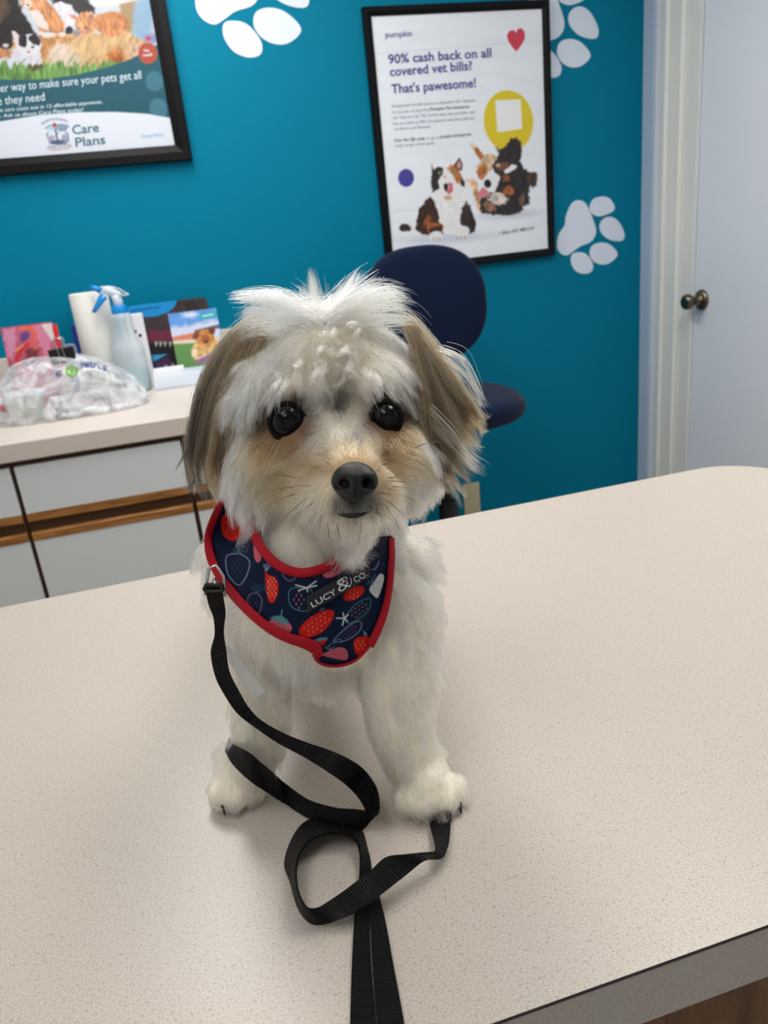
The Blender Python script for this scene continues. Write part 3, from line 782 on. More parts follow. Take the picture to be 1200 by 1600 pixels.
SX, SY, SZ = .79, 2.27, EYE[2]-.556
st = empty('office_stool', (SX-.02, SY, 0), 'dark navy upholstered swivel stool with a rounded backrest behind the dog', 'stool')
mb = MB(); superellipse_pad(mb, (SX, SY, SZ), (1, 0, 0), (0, 1, 0), (0, 0, 1), .235, .225, .075, 2.5)
part('seat', mb, M['navy'], st, smooth=True)
part('seat_pan', MB().lathe((SX, SY, SZ-.055), [(.12, 0), (.17, .008), (.175, .02)], 40), M['black_plastic'], st, auto=40)
mb = MB(); superellipse_pad(mb, (.812, 2.50, EYE[2]-.262), (.999, .04, 0), (-.0, .05, .998), (.04, -.998, .05), .212, .192, .06, 2.45, bend=.035)
part('backrest', mb, M['navy'], st, smooth=True)
mb = MB(); superellipse_pad(mb, (.812, 2.537, EYE[2]-.262), (.999, .04, 0), (0, .05, .998), (.04, -.998, .05), .19, .17, .03, 2.45, bend=.035)
part('backrest_shell', mb, M['black_plastic'], st, smooth=True)
sp = MB().tube([(.795, SY+.05, SZ-.06), (.80, 2.45, SZ-.055), (.805, 2.545, SZ-.02), (.808, 2.57, SZ+.1), (.81, 2.565, EYE[2]-.30)], .022, 12, flat=.5)
part('backrest_arm', sp, M['black_plastic'], st, smooth=True)
cx = SX-.02
part('column', MB().lathe((cx, SY, .08), [(.032, 0), (.032, .34), (.029, .345), (.029, .36), (.016, .365), (.016, SZ-.14)], 28), M['black_plastic'], st, auto=40)
part('foot_ring', MB().tube([(cx+.19*math.cos(a), SY+.19*math.sin(a), .27) for a in np.linspace(0, 2*math.pi, 40, endpoint=False)], .011, 10, closed=True), M['steel'], st, smooth=True)
sk = MB()
for k in range(3):
    a = .4+2*math.pi*k/3; sk.tube([(cx+.03*math.cos(a), SY+.03*math.sin(a), .27), (cx+.19*math.cos(a), SY+.19*math.sin(a), .27)], .008, 8)
part('ring_spoke', sk, M['steel'], st, smooth=True)
for k in range(5):
    a = .2+2*math.pi*k/5; d = np.array((math.cos(a), math.sin(a), 0)); s = np.array((-d[1], d[0], 0)); c0 = np.array((cx, SY, 0))
    lg = MB(); v = []
    for r, w2, z0, z1 in ((.02, .026, .075, .125), (.15, .022, .07, .105), (.29, .016, .066, .085)):
        p = c0+d*r; v += [p-s*w2+np.array((0, 0, z0)), p+s*w2+np.array((0, 0, z0)), p+s*w2*.8+np.array((0, 0, z1)), p-s*w2*.8+np.array((0, 0, z1))]
    lg.add(v, [(i*4+k2, i*4+(k2+1) % 4, i*4+4+(k2+1) % 4, i*4+4+k2) for i in range(2) for k2 in range(4)]+[(3, 2, 1, 0), (8, 9, 10, 11)])
    lo = part('leg', lg, M['black_plastic'], st, bevel=.004)
    p = c0+d*.285
    cs = MB()
    for q in (-1, 1): cs.lathe(p+s*(q*.014)+np.array((0, 0, .026))-s*.009, [(.018, 0), (.026, .003), (.026, .015), (.018, .018)], 24, tuple(s))
    cs.tube([p+np.array((0, 0, .026)), p+np.array((0, 0, .067))], .006, 8)
    part('caster', cs, M['black_plastic'], lo, auto=40)

# ------------------------------------------------------------------ things on the wall counter
def standing_card(name, px, Ytop, Ybot, thick, paint, material, parent_args, nx=70, nz=90, pname='printed_front'):
    """card leaning back; px = top-left, top-right pixels; foot on the worktop"""
    tl = atY(px[0][0], px[0][1], Ytop[0]); tr_ = atY(px[1][0], px[1][1], Ytop[1])
    bl = np.array((tl[0], Ybot[0], CZ+.0006)); br = np.array((tr_[0], Ybot[1], CZ+.0006))
    c = (bl+br)/2
    root = empty(name, tuple(c), *parent_args)
    ex = br-bl; tl2 = np.array((bl[0], tl[1], (tl[2]+tr_[2])/2)); ez = tl2-bl
    nrm = np.cross(ex, ez); nrm /= np.linalg.norm(nrm)
    grid_plate(pname, bl, ex, ez, nx, nz, nrm, thick, paint, material, root)
    return root, bl, ex, ez, nrm

def paint_anatomy(U, V):
    p = Paint(U, V, (176, 84, 108))
    p.C *= (1+p.tex(.10, 10, 22, 5, -30))[:, None]
    p.poly([(4, 516), (22, 512), (26, 540), (18, 562), (8, 545)], (196, 130, 160), 4, 3)
    p.poly([(46, 510), (66, 506), (82, 548), (72, 556), (58, 530)], (198, 120, 150), 4, 3)
    p.poly([(64, 504), (80, 502), (84, 526), (80, 534)], (206, 196, 196), 3, 2); p.ell(38, 526, 8, 8, 0, (96, 60, 120), 4, 2)
    p.line([(32, 512), (48, 512), (56, 522), (54, 532)], 6, (216, 96, 72), 3); p.line([(46, 536), (34, 546), (26, 560), (30, 572)], 5, (196, 30, 34), 2)
    p.line([(44, 532), (56, 544), (62, 550)], 4, (206, 90, 60), 2); p.poly([(40, 546), (62, 546), (56, 570), (38, 576)], (110, 44, 56), 5, 3); p.line([(24, 548), (36, 540)], 3, (214, 140, 80), 2)
    p.line([(0, 512), (81, 503)], 2.5, (176, 30, 40), 1)
    return p.C
r, bl, ex, ez, nn = standing_card('anatomy_brochure', ((0.5, 512.5), (80, 503)), (2.66, 2.66), (2.60, 2.60), .006, paint_anatomy, M['print'],
    ('pink and red anatomy picture card standing behind the plastic bag', 'card'))
rc, _, _, _, _ = standing_card('red_booklet', ((72, 506.5), (88.5, 506.5)), (2.705, 2.705), (2.64, 2.64), .010, lambda U, V: np.tile([206, 36, 44], (len(U), 1)), M['print'],
    ('red booklet edge standing just behind the pink anatomy card', 'booklet'), 8, 8, 'red_cover')

def paint_mouth(U, V):
    p = Paint(U, V, (62, 52, 54))
    p.C *= (1+p.tex(.12, 9, 14, 5))[:, None]
    p.poly([(150, 440), (277, 470), (272, 480), (262, 488), (246, 494), (220, 496), (150, 500)], (20, 140, 206), 1.2); p.line([(205, 486), (248, 480)], 3, (16, 96, 150), 2)
    p.ell(297, 477, 8, 10, 0, (48, 38, 40), 4, 2); p.poly([(222, 518), (268, 516), (278, 536), (230, 536)], (112, 46, 68), 4, 2)
    p.poly([(232, 536), (280, 532), (290, 600), (236, 600)], (34, 28, 36), 3)
    for x in (244, 251, 258, 266): p.poly([(x-3, 534), (x+3, 534), (x, 543)], (190, 186, 180), 1)
    p.poly([(236, 555), (262, 553), (240, 565)], (60, 160, 210), 1); p.poly([(240, 568), (262, 556), (272, 570), (244, 574)], (70, 44, 86), 3)
    p.ell(259, 572, 2.5, 2, 0, (160, 160, 160), 1); p.ell(270, 569, 2, 2, 0, (150, 150, 150), 1)
    return p.C
tl = atY(196, 478, 2.765); tr2 = atY(322.5, 464.5, 2.765)
bo = empty('display_board', ((tl[0]+tr2[0])/2, 2.73, CZ), 'dark display board with a bright blue band and open mouth picture, behind the spray bottle', 'display board')
x0, x1, zt_, y0 = tl[0], tr2[0], (tl[2]+tr2[2])/2, 2.725
nx, nz = 110, 120
gx, gz = np.meshgrid(np.linspace(x0, x1, nx), np.linspace(CZ+.0005, zt_, nz))
rr_ = .016                                     # rounded upper corners
for sgn, xe in ((1, x1), (-1, x0)):
    cxx = xe-sgn*rr_; cz_ = zt_-rr_
    dx = np.maximum(sgn*(gx-cxx), 0); dz = np.maximum(gz-cz_, 0); k = np.hypot(dx, dz)
    f = np.where(k > rr_, rr_/np.maximum(k, 1e-6), 1); gx = np.where(dx > 0, cxx+sgn*dx*f, gx); gz = np.where((dz > 0) & (dx > 0), cz_+dz*f, gz)
Pg = np.stack([gx.ravel(), y0+.04*((gz.ravel()-CZ)/(zt_-CZ)), gz.ravel()], 1)
i = np.arange((nz-1)*nx).reshape(nz-1, nx)[:, :-1].ravel()
mb = MB(); mb.v = [tuple(q) for q in Pg]; mb.f = [tuple(f) for f in np.stack([i, i+1, i+nx+1, i+nx], 1).tolist()]; mb.m = [0]*len(mb.f)
o = part('printed_front', mb, M['print'], bo)
U, V, _ = proj(Pg); set_colors(o.data, paint_mouth(U, V))
sm = o.modifiers.new('thickness', 'SOLIDIFY'); sm.thickness = .005; sm.offset = -1
part('easel_back', MB().add([(x0+.08, 2.735, CZ+.001), (x1-.08, 2.735, CZ+.001), (x1-.08, 2.77, zt_-.06), (x0+.08, 2.77, zt_-.06), (x0+.08, 2.775, CZ+.001), (x1-.08, 2.775, CZ+.001)],
     [(0, 1, 2, 3), (4, 3, 2, 5), (0, 4, 5, 1), (0, 3, 4), (1, 5, 2)]), M['black_plastic'], bo)

def paint_dogcard(U, V):
    p = Paint(U, V, (96, 150, 218))
    p.C *= (1+p.tex(.05, 20, 10, 5))[:, None]
    p.poly([(255, 515), (345, 498), (345, 530), (262, 535)], (206, 212, 236), 8, 3); p.ell(297, 492, 12, 5, -5, (214, 222, 240), 5, 2)
    p.poly([(264, 528), (302, 520), (304, 532), (268, 538)], (206, 130, 104), 3); p.poly([(304, 516), (345, 506), (345, 512), (306, 522)], (110, 90, 120), 2); p.poly([(268, 533), (345, 526), (345, 540), (270, 540)], (224, 208, 196), 3)
    p.poly([(262, 538), (350, 534), (354, 578), (276, 576)], (98, 144, 84), 3)
    p.poly([(311, 490), (340, 486), (342, 495), (313, 499)], (52, 172, 184), 1); p.line([(317, 494), (333, 491)], 2, (200, 230, 234), 1)
    f = p.tex(.16, 4, 5, 9)
    p.poly([(302, 540), (312, 524), (334, 522), (344, 540), (346, 552), (320, 558), (304, 562), (299, 552)], (212, 170, 112), 2, 2, 4, f)
    p.ell(320, 527, 14, 12, 0, (196, 136, 74), 2, 1.5, 4, f); p.ell(306, 524, 5, 7, 20, (130, 76, 44), 2, 1, 4); p.ell(331, 517, 5, 6, -20, (110, 66, 44), 2, 1, 4)
    p.ell(321, 530, 7, 6, 0, (160, 92, 60), 3); p.ell(322, 534, 3, 2, 0, (50, 40, 46), 1); p.ell(304, 551, 5, 7, 0, (232, 214, 180), 2)
    p.poly([(304, 563), (345, 545), (345, 563), (308, 569)], (150, 110, 140), 1.5)
    p.poly([(276, 576), (350, 571), (350, 577), (278, 580)], (40, 164, 196), 1.2); p.poly([(277, 580), (354, 575), (360, 620), (280, 620)], (228, 234, 244), 1)
    p.line([(308, 561), (322, 555)], 1.5, (230, 220, 230), 1)
    return p.C
r, bl, ex, ez, nn = standing_card('dog_brochure', ((262, 490.5), (337.5, 481)), (2.655, 2.655), (2.615, 2.615), .004, paint_dogcard, M['print'],
    ('glossy brochure of a tan puppy on grass, right of the dark display board', 'brochure'), 90, 130)
h0 = atZ(241, 612, CZ); h1 = atZ(300, 603, CZ)
ah = empty('brochure_holder', (h0[0]+.06, 2.57, CZ), 'clear acrylic holder with a white front lip in front of the dark display board', 'brochure holder')
hx0, hx1 = h0[0]+.004, bl[0]+ex[0]+.006
a = MB().box(hx0, hx1, 2.545, 2.70, CZ+.0005, CZ+.003).add([(hx0, 2.545, CZ+.003), (hx1, 2.545, CZ+.003), (hx1, 2.568, CZ+.055), (hx0, 2.568, CZ+.055), (hx0, 2.548, CZ+.003), (hx1, 2.548, CZ+.003), (hx1, 2.571, CZ+.055), (hx0, 2.571, CZ+.055)],
    [(0, 1, 2, 3), (7, 6, 5, 4), (0, 3, 7, 4), (1, 5, 6, 2), (3, 2, 6, 7), (0, 4, 5, 1)])
part('acrylic_tray', a, M['acrylic'], ah)
lf = empty('folded_leaflet', (hx0+.06, 2.585, CZ), 'white folded leaflet lying in the acrylic holder at the foot of the display board', 'leaflet')
part('leaf', MB().add([(hx0+.004, 2.573, CZ+.004), (hx0+.10, 2.573, CZ+.004), (hx0+.10, 2.602, CZ+.062), (hx0+.004, 2.602, CZ+.062), (hx0+.004, 2.578, CZ+.004), (hx0+.10, 2.578, CZ+.004), (hx0+.10, 2.607, CZ+.062), (hx0+.004, 2.607, CZ+.062)],
    [(0, 1, 2, 3), (7, 6, 5, 4), (0, 3, 7, 4), (1, 5, 6, 2), (3, 2, 6, 7), (0, 4, 5, 1)]), M['paper'], lf)

wb0 = atY(196, 492, 2.70); wb1 = atY(222, 489, 2.70)
wb = MB().box(wb0[0], wb1[0], 2.665, 2.715, CZ+.0005, wb1[2])
for (u, v) in ((211, 518), (219, 524), (222, 553)):
    c = atY(u, v, 2.6645); wb.lathe(c, [(.0055, 0), (.004, .0004)], 12, (0, -1, 0), 1)
bx = part('white_carton', wb, [M['paper'], M['ink_black']], None, base=(wb1[0], 2.69, CZ))
tag(bx, 'tall narrow white carton just right of the spray bottle', 'box')

tr0 = atY(137, 457, 2.685)
to = empty('paper_towel_roll', (tr0[0], 2.685, CZ), 'white paper towel roll standing behind the spray bottle', 'paper towel')
R_ = .0585
part('towel_sheets', MB().lathe((tr0[0], 2.685, CZ+.012), [(.02, 0), (R_-.002, 0), (R_, .003), (R_, tr0[2]-CZ-.015), (R_-.002, tr0[2]-CZ-.012), (.022, tr0[2]-CZ-.012), (.021, tr0[2]-CZ-.05)], 48, caps=False), M['towel'], to, auto=40)
part('holder_base', MB().lathe((tr0[0], 2.685, CZ+.0005), [(.07, 0), (.07, .008), (.066, .0115), (.006, .0115)], 40), M['steel'], to, auto=40)
part('cardboard_core', MB().lathe((tr0[0], 2.685, CZ+.02), [(.0205, 0), (.0205, tr0[2]-CZ-.034), (.018, tr0[2]-CZ-.034), (.018, 0)], 28, caps=False), M['oak'], to, auto=40)

# spray bottle
SB = np.array((atY(187, 487, 2.60)[0], 2.60, CZ))
zs = atY(187, 487, 2.60)[2]-CZ
sb = empty('spray_bottle', tuple(SB), 'frosted spray bottle with blue trigger and teal liquid beside the paper towel roll', 'spray bottle')
prof = [(.0, .0006), (.044, .0006), (.0495, .006), (.0505, .02), (.0505, zs*.52), (.048, zs*.58), (.036, zs*.68), (.031, zs*.78), (.0305, zs*.9), (.029, zs*.97), (.016, zs)]
part('bottle', MB().lathe(SB, prof, 40, caps=False), M['clear_plastic'], sb, smooth=True)
part('liquid', MB().lathe(SB, [(.0, .003), (.042, .003), (.0475, .008), (.0485, .02), (.0485, zs*.29), (.0, zs*.29)], 40, caps=False), M['liquid'], sb, auto=40)
part('collar', MB().lathe(SB, [(.0235, zs-.006), (.0245, zs-.004), (.0245, zs+.016), (.022, zs+.019)], 32), M['blue_plastic'], sb, auto=40)
hd = MB(); Z0_ = SB[2]+zs
def hp(u, v): return atY(u, v, SB[1])
hd.tube([hp(187, 484), hp(184, 470), hp(180, 461)], [.016, .015, .014], 12)
hd.tube([hp(160, 452), hp(170, 455), hp(182, 460), hp(190, 463)], [.010, .0125, .014, .010], 12)
hd.tube([hp(188, 462), hp(197, 460.5), hp(201, 459)], [.0035, .003, .004], 8); hd.tube([hp(176, 449), hp(186, 451), hp(199, 459)], .002, 8); hd.tube([hp(156, 449.5), hp(170, 448.5), hp(180, 450)], .004, 8)
part('spray_head', hd, M['head_plastic'], sb, smooth=True)
tg = MB(); tg.tube([hp(163, 462), hp(158, 468), hp(152, 478), hp(146, 488)], [.013, .012, .009, .006], 10, flat=.7)
tg.tube([hp(141, 449), hp(150, 451), hp(158, 455)], [.007, .0085, .009], 10)
part('trigger', tg, M['blue_plastic'], sb, smooth=True)
part('dip_tube', MB().tube([hp(187, 486), SB+np.array((.004, 0, zs*.5)), SB+np.array((.006, 0, .01))], .0025, 8), M['head_plastic'], sb, smooth=True)

# blue pack and grey pouch half hidden behind the towel roll
b0 = atY(112, 520, 2.75); b1 = atY(128, 500, 2.75)
bp_ = part('blue_carton', MB().box(b0[0], b1[0]+.02, 2.7475, 2.776, CZ+.0005, b1[2]-.012), M['blue_card'], None, bevel=.003, base=(b0[0], 2.7, CZ))
tag(bp_, 'dark blue carton half hidden behind the left side of the paper towel roll', 'box')
g0 = atY(104, 545, 2.62); g1 = atY(125, 531, 2.62)
gp = MB().box(g0[0]-.01, g1[0]-.012, 2.575, 2.60, CZ+.0005, g1[2]-.004)
gpo = part('grey_case', gp, mat('slate_grey_case', (112, 122, 146), .5), None, bevel=.012, base=(g0[0], 2.6, CZ))
tag(gpo, 'slate grey case between the binder clip and the paper towel roll', 'case')

# clear plastic bag, what is in it, and the clip
BC = np.array((-.322, 2.40, CZ)); BR = np.array((.228, .125, .165))
rng = np.random.default_rng(5)
def bag_pt(th, ph):
    """th around, ph 0 (floor) .. pi/2 (top)"""
    cx_, sx_ = math.cos(th), math.sin(th)
    r = math.cos(ph)**.62; z = math.sin(ph)**.9
    x = BR[0]*r*math.copysign(abs(cx_)**.8, cx_); y = BR[1]*r*math.copysign(abs(sx_)**.8, sx_)
    p = np.array((x, y, BR[2]*z))
    q = np.array([p[0]*7+2*p[2]*8]); q2 = np.array([p[1]*8-6*p[2]])
    n = float(vnoise(q, q2, 3)[0])+.6*float(vnoise(q*2.3, q2*2.3, 4)[0])-abs(float(vnoise(q*1.7+5, q2*1.7, 6)[0]))
    k = 1+.16*n*(1 if ph > .08 else .3)
    # right side sags, left shoulder and clip corner stay high
    sag = 1-.32*max(0, (p[0]-.02)/.2)**1.2 if p[0] > .02 else 1-.25*max(0, (-p[0]-.12)/.1)
    return BC+np.array((p[0]*k, p[1]*k, max(.001, p[2]*(1+.16*n)*sag)))
nt_, np_ = 120, 40
vs = [bag_pt(2*math.pi*k/nt_, .5*math.pi*j/np_) for j in range(np_+1) for k in range(nt_)]
fs = [(j*nt_+k, j*nt_+(k+1) % nt_, (j+1)*nt_+(k+1) % nt_, (j+1)*nt_+k) for j in range(np_) for k in range(nt_)]
fs.append(tuple(range(nt_-1, -1, -1)))
bag = empty('plastic_bag', tuple(BC), 'crumpled clear plastic bag with a green and blue logo on the wall counter', 'bag')
bagfilm = MB().add(vs, fs)
bo_ = part('bag_film', bagfilm, M['bag'], bag, smooth=True)
bvh_bag = BVHTree.FromPolygons([Vector(v) for v in vs], fs)
def bag_px(u, v):
    d = ray(u, v); h, nrm, _, _ = bvh_bag.ray_cast(Vector(EYE), Vector(d))
    if h is None: h = Vector(atY(u, v, BC[1]-.05))
    return np.array(h)-d*.0015
lg = MB()
text_on(lg, 'c', (87, 588), (97, 586), 10, bag_px, .03, 0); text_on(lg, 'vetrus', (123, 576), (166, 580), 11, bag_px, .03, 0, 4)
ring = []
for r in (10, 6):
    ring.append([bag_px(112+r*math.cos(a), 580+r*.82*math.sin(a)) for a in np.linspace(0, 2*math.pi, 28, endpoint=False)])
lg.add(ring[0]+ring[1], [(k, k+28, (k+1) % 28+28, (k+1) % 28) for k in range(28)], 1)
dot = [bag_px(112+3.4*math.cos(a), 580+2.8*math.sin(a)) for a in np.linspace(0, 2*math.pi, 20, endpoint=False)]
lg.add(dot, [tuple(range(19, -1, -1))], 1)
part('bag_logo', lg, [M['ink_blue'], M['ink_green']], bag)
pp = MB()
for k in range(7):
    a = .10*math.sin(k*2.1)+.25; ux = np.array((math.cos(a), math.sin(a), .0)); uy = np.array((-math.sin(a), math.cos(a), 0))
    pp.obox(BC+np.array((.05+.006*math.sin(k*3), -.040, .006+.0075*k)), ux*.08, uy*.042, np.array((0, 0, .0026)))
po = part('folded_papers', pp, M['paper'], None, base=BC+np.array((.03, -.045, 0)))
tag(po, 'stack of folded white papers inside the clear plastic bag', 'papers')
tc_ = BC+np.array((-.105, -.01, .0))
tu = empty('plastic_tub', tuple(tc_), 'pale translucent tub inside the left half of the clear plastic bag', 'tub')
part('tub_body', MB().lathe(tc_, [(.0, .002), (.042, .002), (.050, .065), (.053, .067)], 36, caps=False), M['tub'], tu, auto=40)
part('tub_lid', MB().lathe(tc_, [(.055, .066), (.056, .076), (.050, .079), (.0, .079)], 36, caps=False), M['paper'], tu, auto=40)
rl = atZ(18, 623, CZ+.02)
rt = empty('small_packet', (BC[0]-.175, BC[1]-.01, CZ), 'small packet with a bright red top at the left end of the plastic bag', 'packet')
part('packet_body', MB().box(BC[0]-.20, BC[0]-.158, BC[1]-.03, BC[1]+.01, CZ+.0015, CZ+.032), M['tub'], rt, bevel=.004)
part('packet_top', MB().box(BC[0]-.199, BC[0]-.159, BC[1]-.031, BC[1]+.009, CZ+.033, CZ+.047), M['red'], rt, bevel=.003)
# binder clip
bc_ = bag_px(98, 556)+np.array((0, .0, .0))
cl = empty('binder_clip', tuple(bc_), 'black binder clip closing the top of the clear plastic bag', 'clip')
k = MB(); w = .033
sec = [(-.013, .020), (-.011, .022), (.011, .022), (.013, .020), (.004, -.020), (.0025, -.021), (.0015, -.020), (.0095, .0185), (-.0095, .0185), (-.0015, -.020), (-.0025, -.021), (-.004, -.020)]
m_ = len(sec)
rx_ = np.array((.985, 0, .06)); nz_ = np.array((-.06, 0, .985)); ny_ = np.array((0, 1.0, 0))
A = [bc_-rx_*w+ny_*y+nz_*z for y, z in sec]; B = [bc_+rx_*w+ny_*y+nz_*z for y, z in sec]
# the clip stands nearly upright with its back facing the room
k.add(A+B, [(i, (i+1) % m_, (i+1) % m_+m_, i+m_) for i in range(m_)]+[tuple(range(m_-1, -1, -1)), tuple(range(m_, 2*m_))])
part('clip_body', k, M['black_plastic'], cl)
hw = MB()
for sg in (-1, 1):
    q = [bc_+rx_*x+ny_*(sg*(.014+.003*abs(z)/.03))+nz_*z for x, z in ((-.011, -.02), (-.007, .0), (-.006, .018), (-.012, .034), (-.012, .046), (0, .053), (.012, .046), (.012, .034), (.006, .018), (.007, .0), (.011, -.02))]
    hw.tube(q, .0014, 8)
part('wire_handle', hw, M['steel'], cl, smooth=True)
# loose sheets at the left edge of the picture
ls = MB()
for kk, (dx, dy, an) in enumerate(((0, 0, .1), (.012, -.01, -.12), (-.01, .012, .3))):
    c_ = np.array((-.60+dx, 2.50+dy, CZ+.0012+.0016*kk)); ls.obox(c_, np.array((math.cos(an), math.sin(an), 0))*.07, np.array((-math.sin(an), math.cos(an), 0))*.10, np.array((0, 0, .0006)))
lo_ = part('paper_sheets', ls, mat('lilac_paper', (206, 200, 222), .6), None, base=(-.6, 2.5, CZ)); tag(lo_, 'pale lilac paper sheets on the wall counter at the left photo edge', 'papers')

# ------------------------------------------------------------------ the dog: one continuous body under its coat
DOG = np.array((.075, .47, TZ))
dog = empty('dog', tuple(DOG), 'small cream and white shaggy dog with tan ears, wearing a strawberry print harness', 'dog')
RND = np.random.default_rng(11)
BALLS = []                      # (centre, radius, label)
def ball(c, r, lab): BALLS.append((np.asarray(c, float), float(r), lab))
def pball(u, v, t, rpx, lab): ball(atT(u, v, t), rpx*t/FPX, lab)
def chain(a, ra, b, rb, lab, n=8):
    a, b = np.asarray(a, float), np.asarray(b, float)
    for k in range(n+1):
        f = k/n; ball(a+(b-a)*f, ra+(rb-ra)*f, lab)
# head
pball(512, 628, .512, 128, 'head'); pball(460, 640, .505, 105, 'head'); pball(565, 632, .500, 100, 'head')
pball(520, 600, .505, 112, 'head')
pball(438, 735, .492, 82, 'head'); pball(612, 725, .482, 72, 'head'); pball(500, 720, .490, 95, 'head'); pball(560, 720, .485, 88, 'head')
chain(atT(530, 690, .470), .021, atT(550, 752, .424), .0165, 'muzzle')
chain(atT(520, 760, .470), .027, atT(545, 782, .430), .0185, 'muzzle')
pball(520, 775, .436, 44, 'muzzle'); pball(582, 770, .432, 42, 'muzzle'); pball(550, 815, .447, 38, 'muzzle'); pball(545, 810, .462, 48, 'muzzle')
# neck, chest, trunk
NK = atT(505, 790, .525); CH = atT(497, 925, .536); ST = atT(510, 972, .534)
chain(NK, .050, CH, .064, 'body'); chain(CH, .062, ST, .040, 'body')
pball(372, 862, .542, 52, 'body'); pball(632, 880, .530, 42, 'body'); pball(392, 905, .535, 62, 'body'); pball(610, 920, .524, 58, 'body')
RP = CH+np.array((.035, .205, .004))
chain(CH+np.array((0, .02, .012)), .058, CH+np.array((.018, .10, .012)), .056, 'body'); chain(CH+np.array((.018, .10, .012)), .056, RP, .054, 'body')
# front legs with shoulder, elbow, wrist and paw
def leg(pts, lab='leg'):
    for (a, ra), (b, rb) in zip(pts[:-1], pts[1:]): chain(a, ra, b, rb, lab, 6)
pw = atZ(368, 1214, TZ+.014); ball((pw[0], pw[1], TZ+.014), .0145, 'paw'); ball((pw[0]-.010, pw[1]-.008, TZ+.010), .0105, 'paw'); ball((pw[0]+.010, pw[1]-.010, TZ+.010), .0105, 'paw'); ball((pw[0]-.001, pw[1]-.013, TZ+.010), .0105, 'paw')
leg([(atT(405, 955, .528), .026), (atT(408, 1060, .522), .0200), (atT(408, 1135, .523), .0165), (atT(398, 1185, .528), .0140), (pw+np.array((.004, .012, .008)), .0130)])
pq = atZ(667, 1220, TZ+.016); ball((pq[0], pq[1]-.002, TZ+.016), .0155, 'paw')
for dx, dy in ((-.015, -.006), (-.005, -.013), (.006, -.014), (.015, -.008)): ball((pq[0]+dx, pq[1]+dy, TZ+.0105), .0095, 'paw')
leg([(atT(612, 950, .522), .030), (atT(620, 1060, .512), .0240), (atT(626, 1130, .511), .0200), (atT(642, 1185, .513), .0165), (pq+np.array((0, .012, .008)), .0155)])
# hind legs standing behind the front pair
for s, bx_, by_ in ((-1, -.036, .185), (1, .058, .165)):
    hipp = RP+np.array((s*.030, -.008, -.012)); foot = np.array((DOG[0]+bx_, DOG[1]+by_, TZ+.012))
    knee = (hipp+foot)/2+np.array((s*.008, -.035, -.004)); hock = foot+np.array((0, .025, .040))
    leg([(hipp, .036), (knee, .026), (hock, .0135), (foot, .0125)])
    ball(foot+np.array((0, -.014, -.001)), .0125, 'paw')
# tail curling up
leg([(RP+np.array((0, .045, .02)), .013), (RP+np.array((.004, .085, .055)), .010), (RP+np.array((.0, .075, .105)), .008), (RP+np.array((-.006, .045, .125)), .006)], 'tail')

bm = bmesh.new()
for c, r, lab in BALLS:
    bmesh.ops.create_icosphere(bm, subdivisions=3, radius=r, matrix=Matrix.Translation(Vector(c-DOG)))
tmp = bpy.data.meshes.new('dog_body'); bm.to_mesh(tmp); bm.free()
to_ = bpy.data.objects.new('dog_tmp', tmp); COL.objects.link(to_)
rm = to_.modifiers.new('r', 'REMESH'); rm.mode = 'VOXEL'; rm.voxel_size = .0032
smo = to_.modifiers.new('s', 'SMOOTH'); smo.factor = .5; smo.iterations = 5
bpy.context.view_layer.update()
body_me = bpy.data.meshes.new_from_object(to_.evaluated_get(bpy.context.evaluated_depsgraph_get()))
bpy.data.objects.remove(to_)
body_me.name = 'dog_body'
body = bpy.data.objects.new('body', body_me); COL.objects.link(body); body.parent = dog
body_me.polygons.foreach_set('use_smooth', [True]*len(body_me.polygons))
body_me.materials.clear(); body_me.materials.append(M['skin'])
nV = len(body_me.vertices)
BV = np.empty(nV*3); body_me.vertices.foreach_get('co', BV); BV = BV.reshape(-1, 3)+DOG
BN = np.empty(nV*3); body_me.vertices.foreach_get('normal', BN); BN = BN.reshape(-1, 3)
body_me.calc_loop_triangles()
BT = np.empty(len(body_me.loop_triangles)*3, np.int32); body_me.loop_triangles.foreach_get('vertices', BT); BT = BT.reshape(-1, 3)
BVH_BODY = BVHTree.FromPolygons([Vector(p) for p in BV], [tuple(int(q) for q in t) for t in BT])
BVH_CHEST = BVH_BODY
bc_arr = np.array([b[0] for b in BALLS]); br_arr = np.array([b[1] for b in BALLS]); bl_arr = np.array([b[2] for b in BALLS])
def region(P):
    out = np.empty(len(P), object)
    for s in range(0, len(P), 4000):
        d = np.linalg.norm(P[s:s+4000, None]-bc_arr[None], axis=2)-br_arr[None]
        out[s:s+4000] = bl_arr[d.argmin(1)]
    return out

def sample_surface(n, weight=None):
    a, b, c = BV[BT[:, 0]], BV[BT[:, 1]], BV[BT[:, 2]]
    ar = np.linalg.norm(np.cross(b-a, c-a), axis=1)
    if weight is not None: ar = ar*weight((a+b+c)/3)
    i = RND.choice(len(ar), n, p=ar/ar.sum())
    r1 = np.sqrt(RND.random(n))[:, None]; r2 = RND.random(n)[:, None]
    w0, w1, w2 = 1-r1, r1*(1-r2), r1*r2
    P = w0*a[i]+w1*b[i]+w2*c[i]
    N = w0*BN[BT[i, 0]]+w1*BN[BT[i, 1]]+w2*BN[BT[i, 2]]
    return P, N/np.linalg.norm(N, axis=1)[:, None]

def unit(v): return v/np.maximum(np.linalg.norm(v, axis=-1, keepdims=True), 1e-9)

# colours of the coat (sRGB)
WH = (253, 243, 222); CRM = (243, 225, 190); TNL = (198, 170, 130); TAN = (136, 106, 72); TND = (56, 42, 29); GRY = (108, 104, 98); LGR = (200, 190, 170); DGR = (62, 60, 60); PNK = (118, 90, 78); BLK = (34, 30, 28)
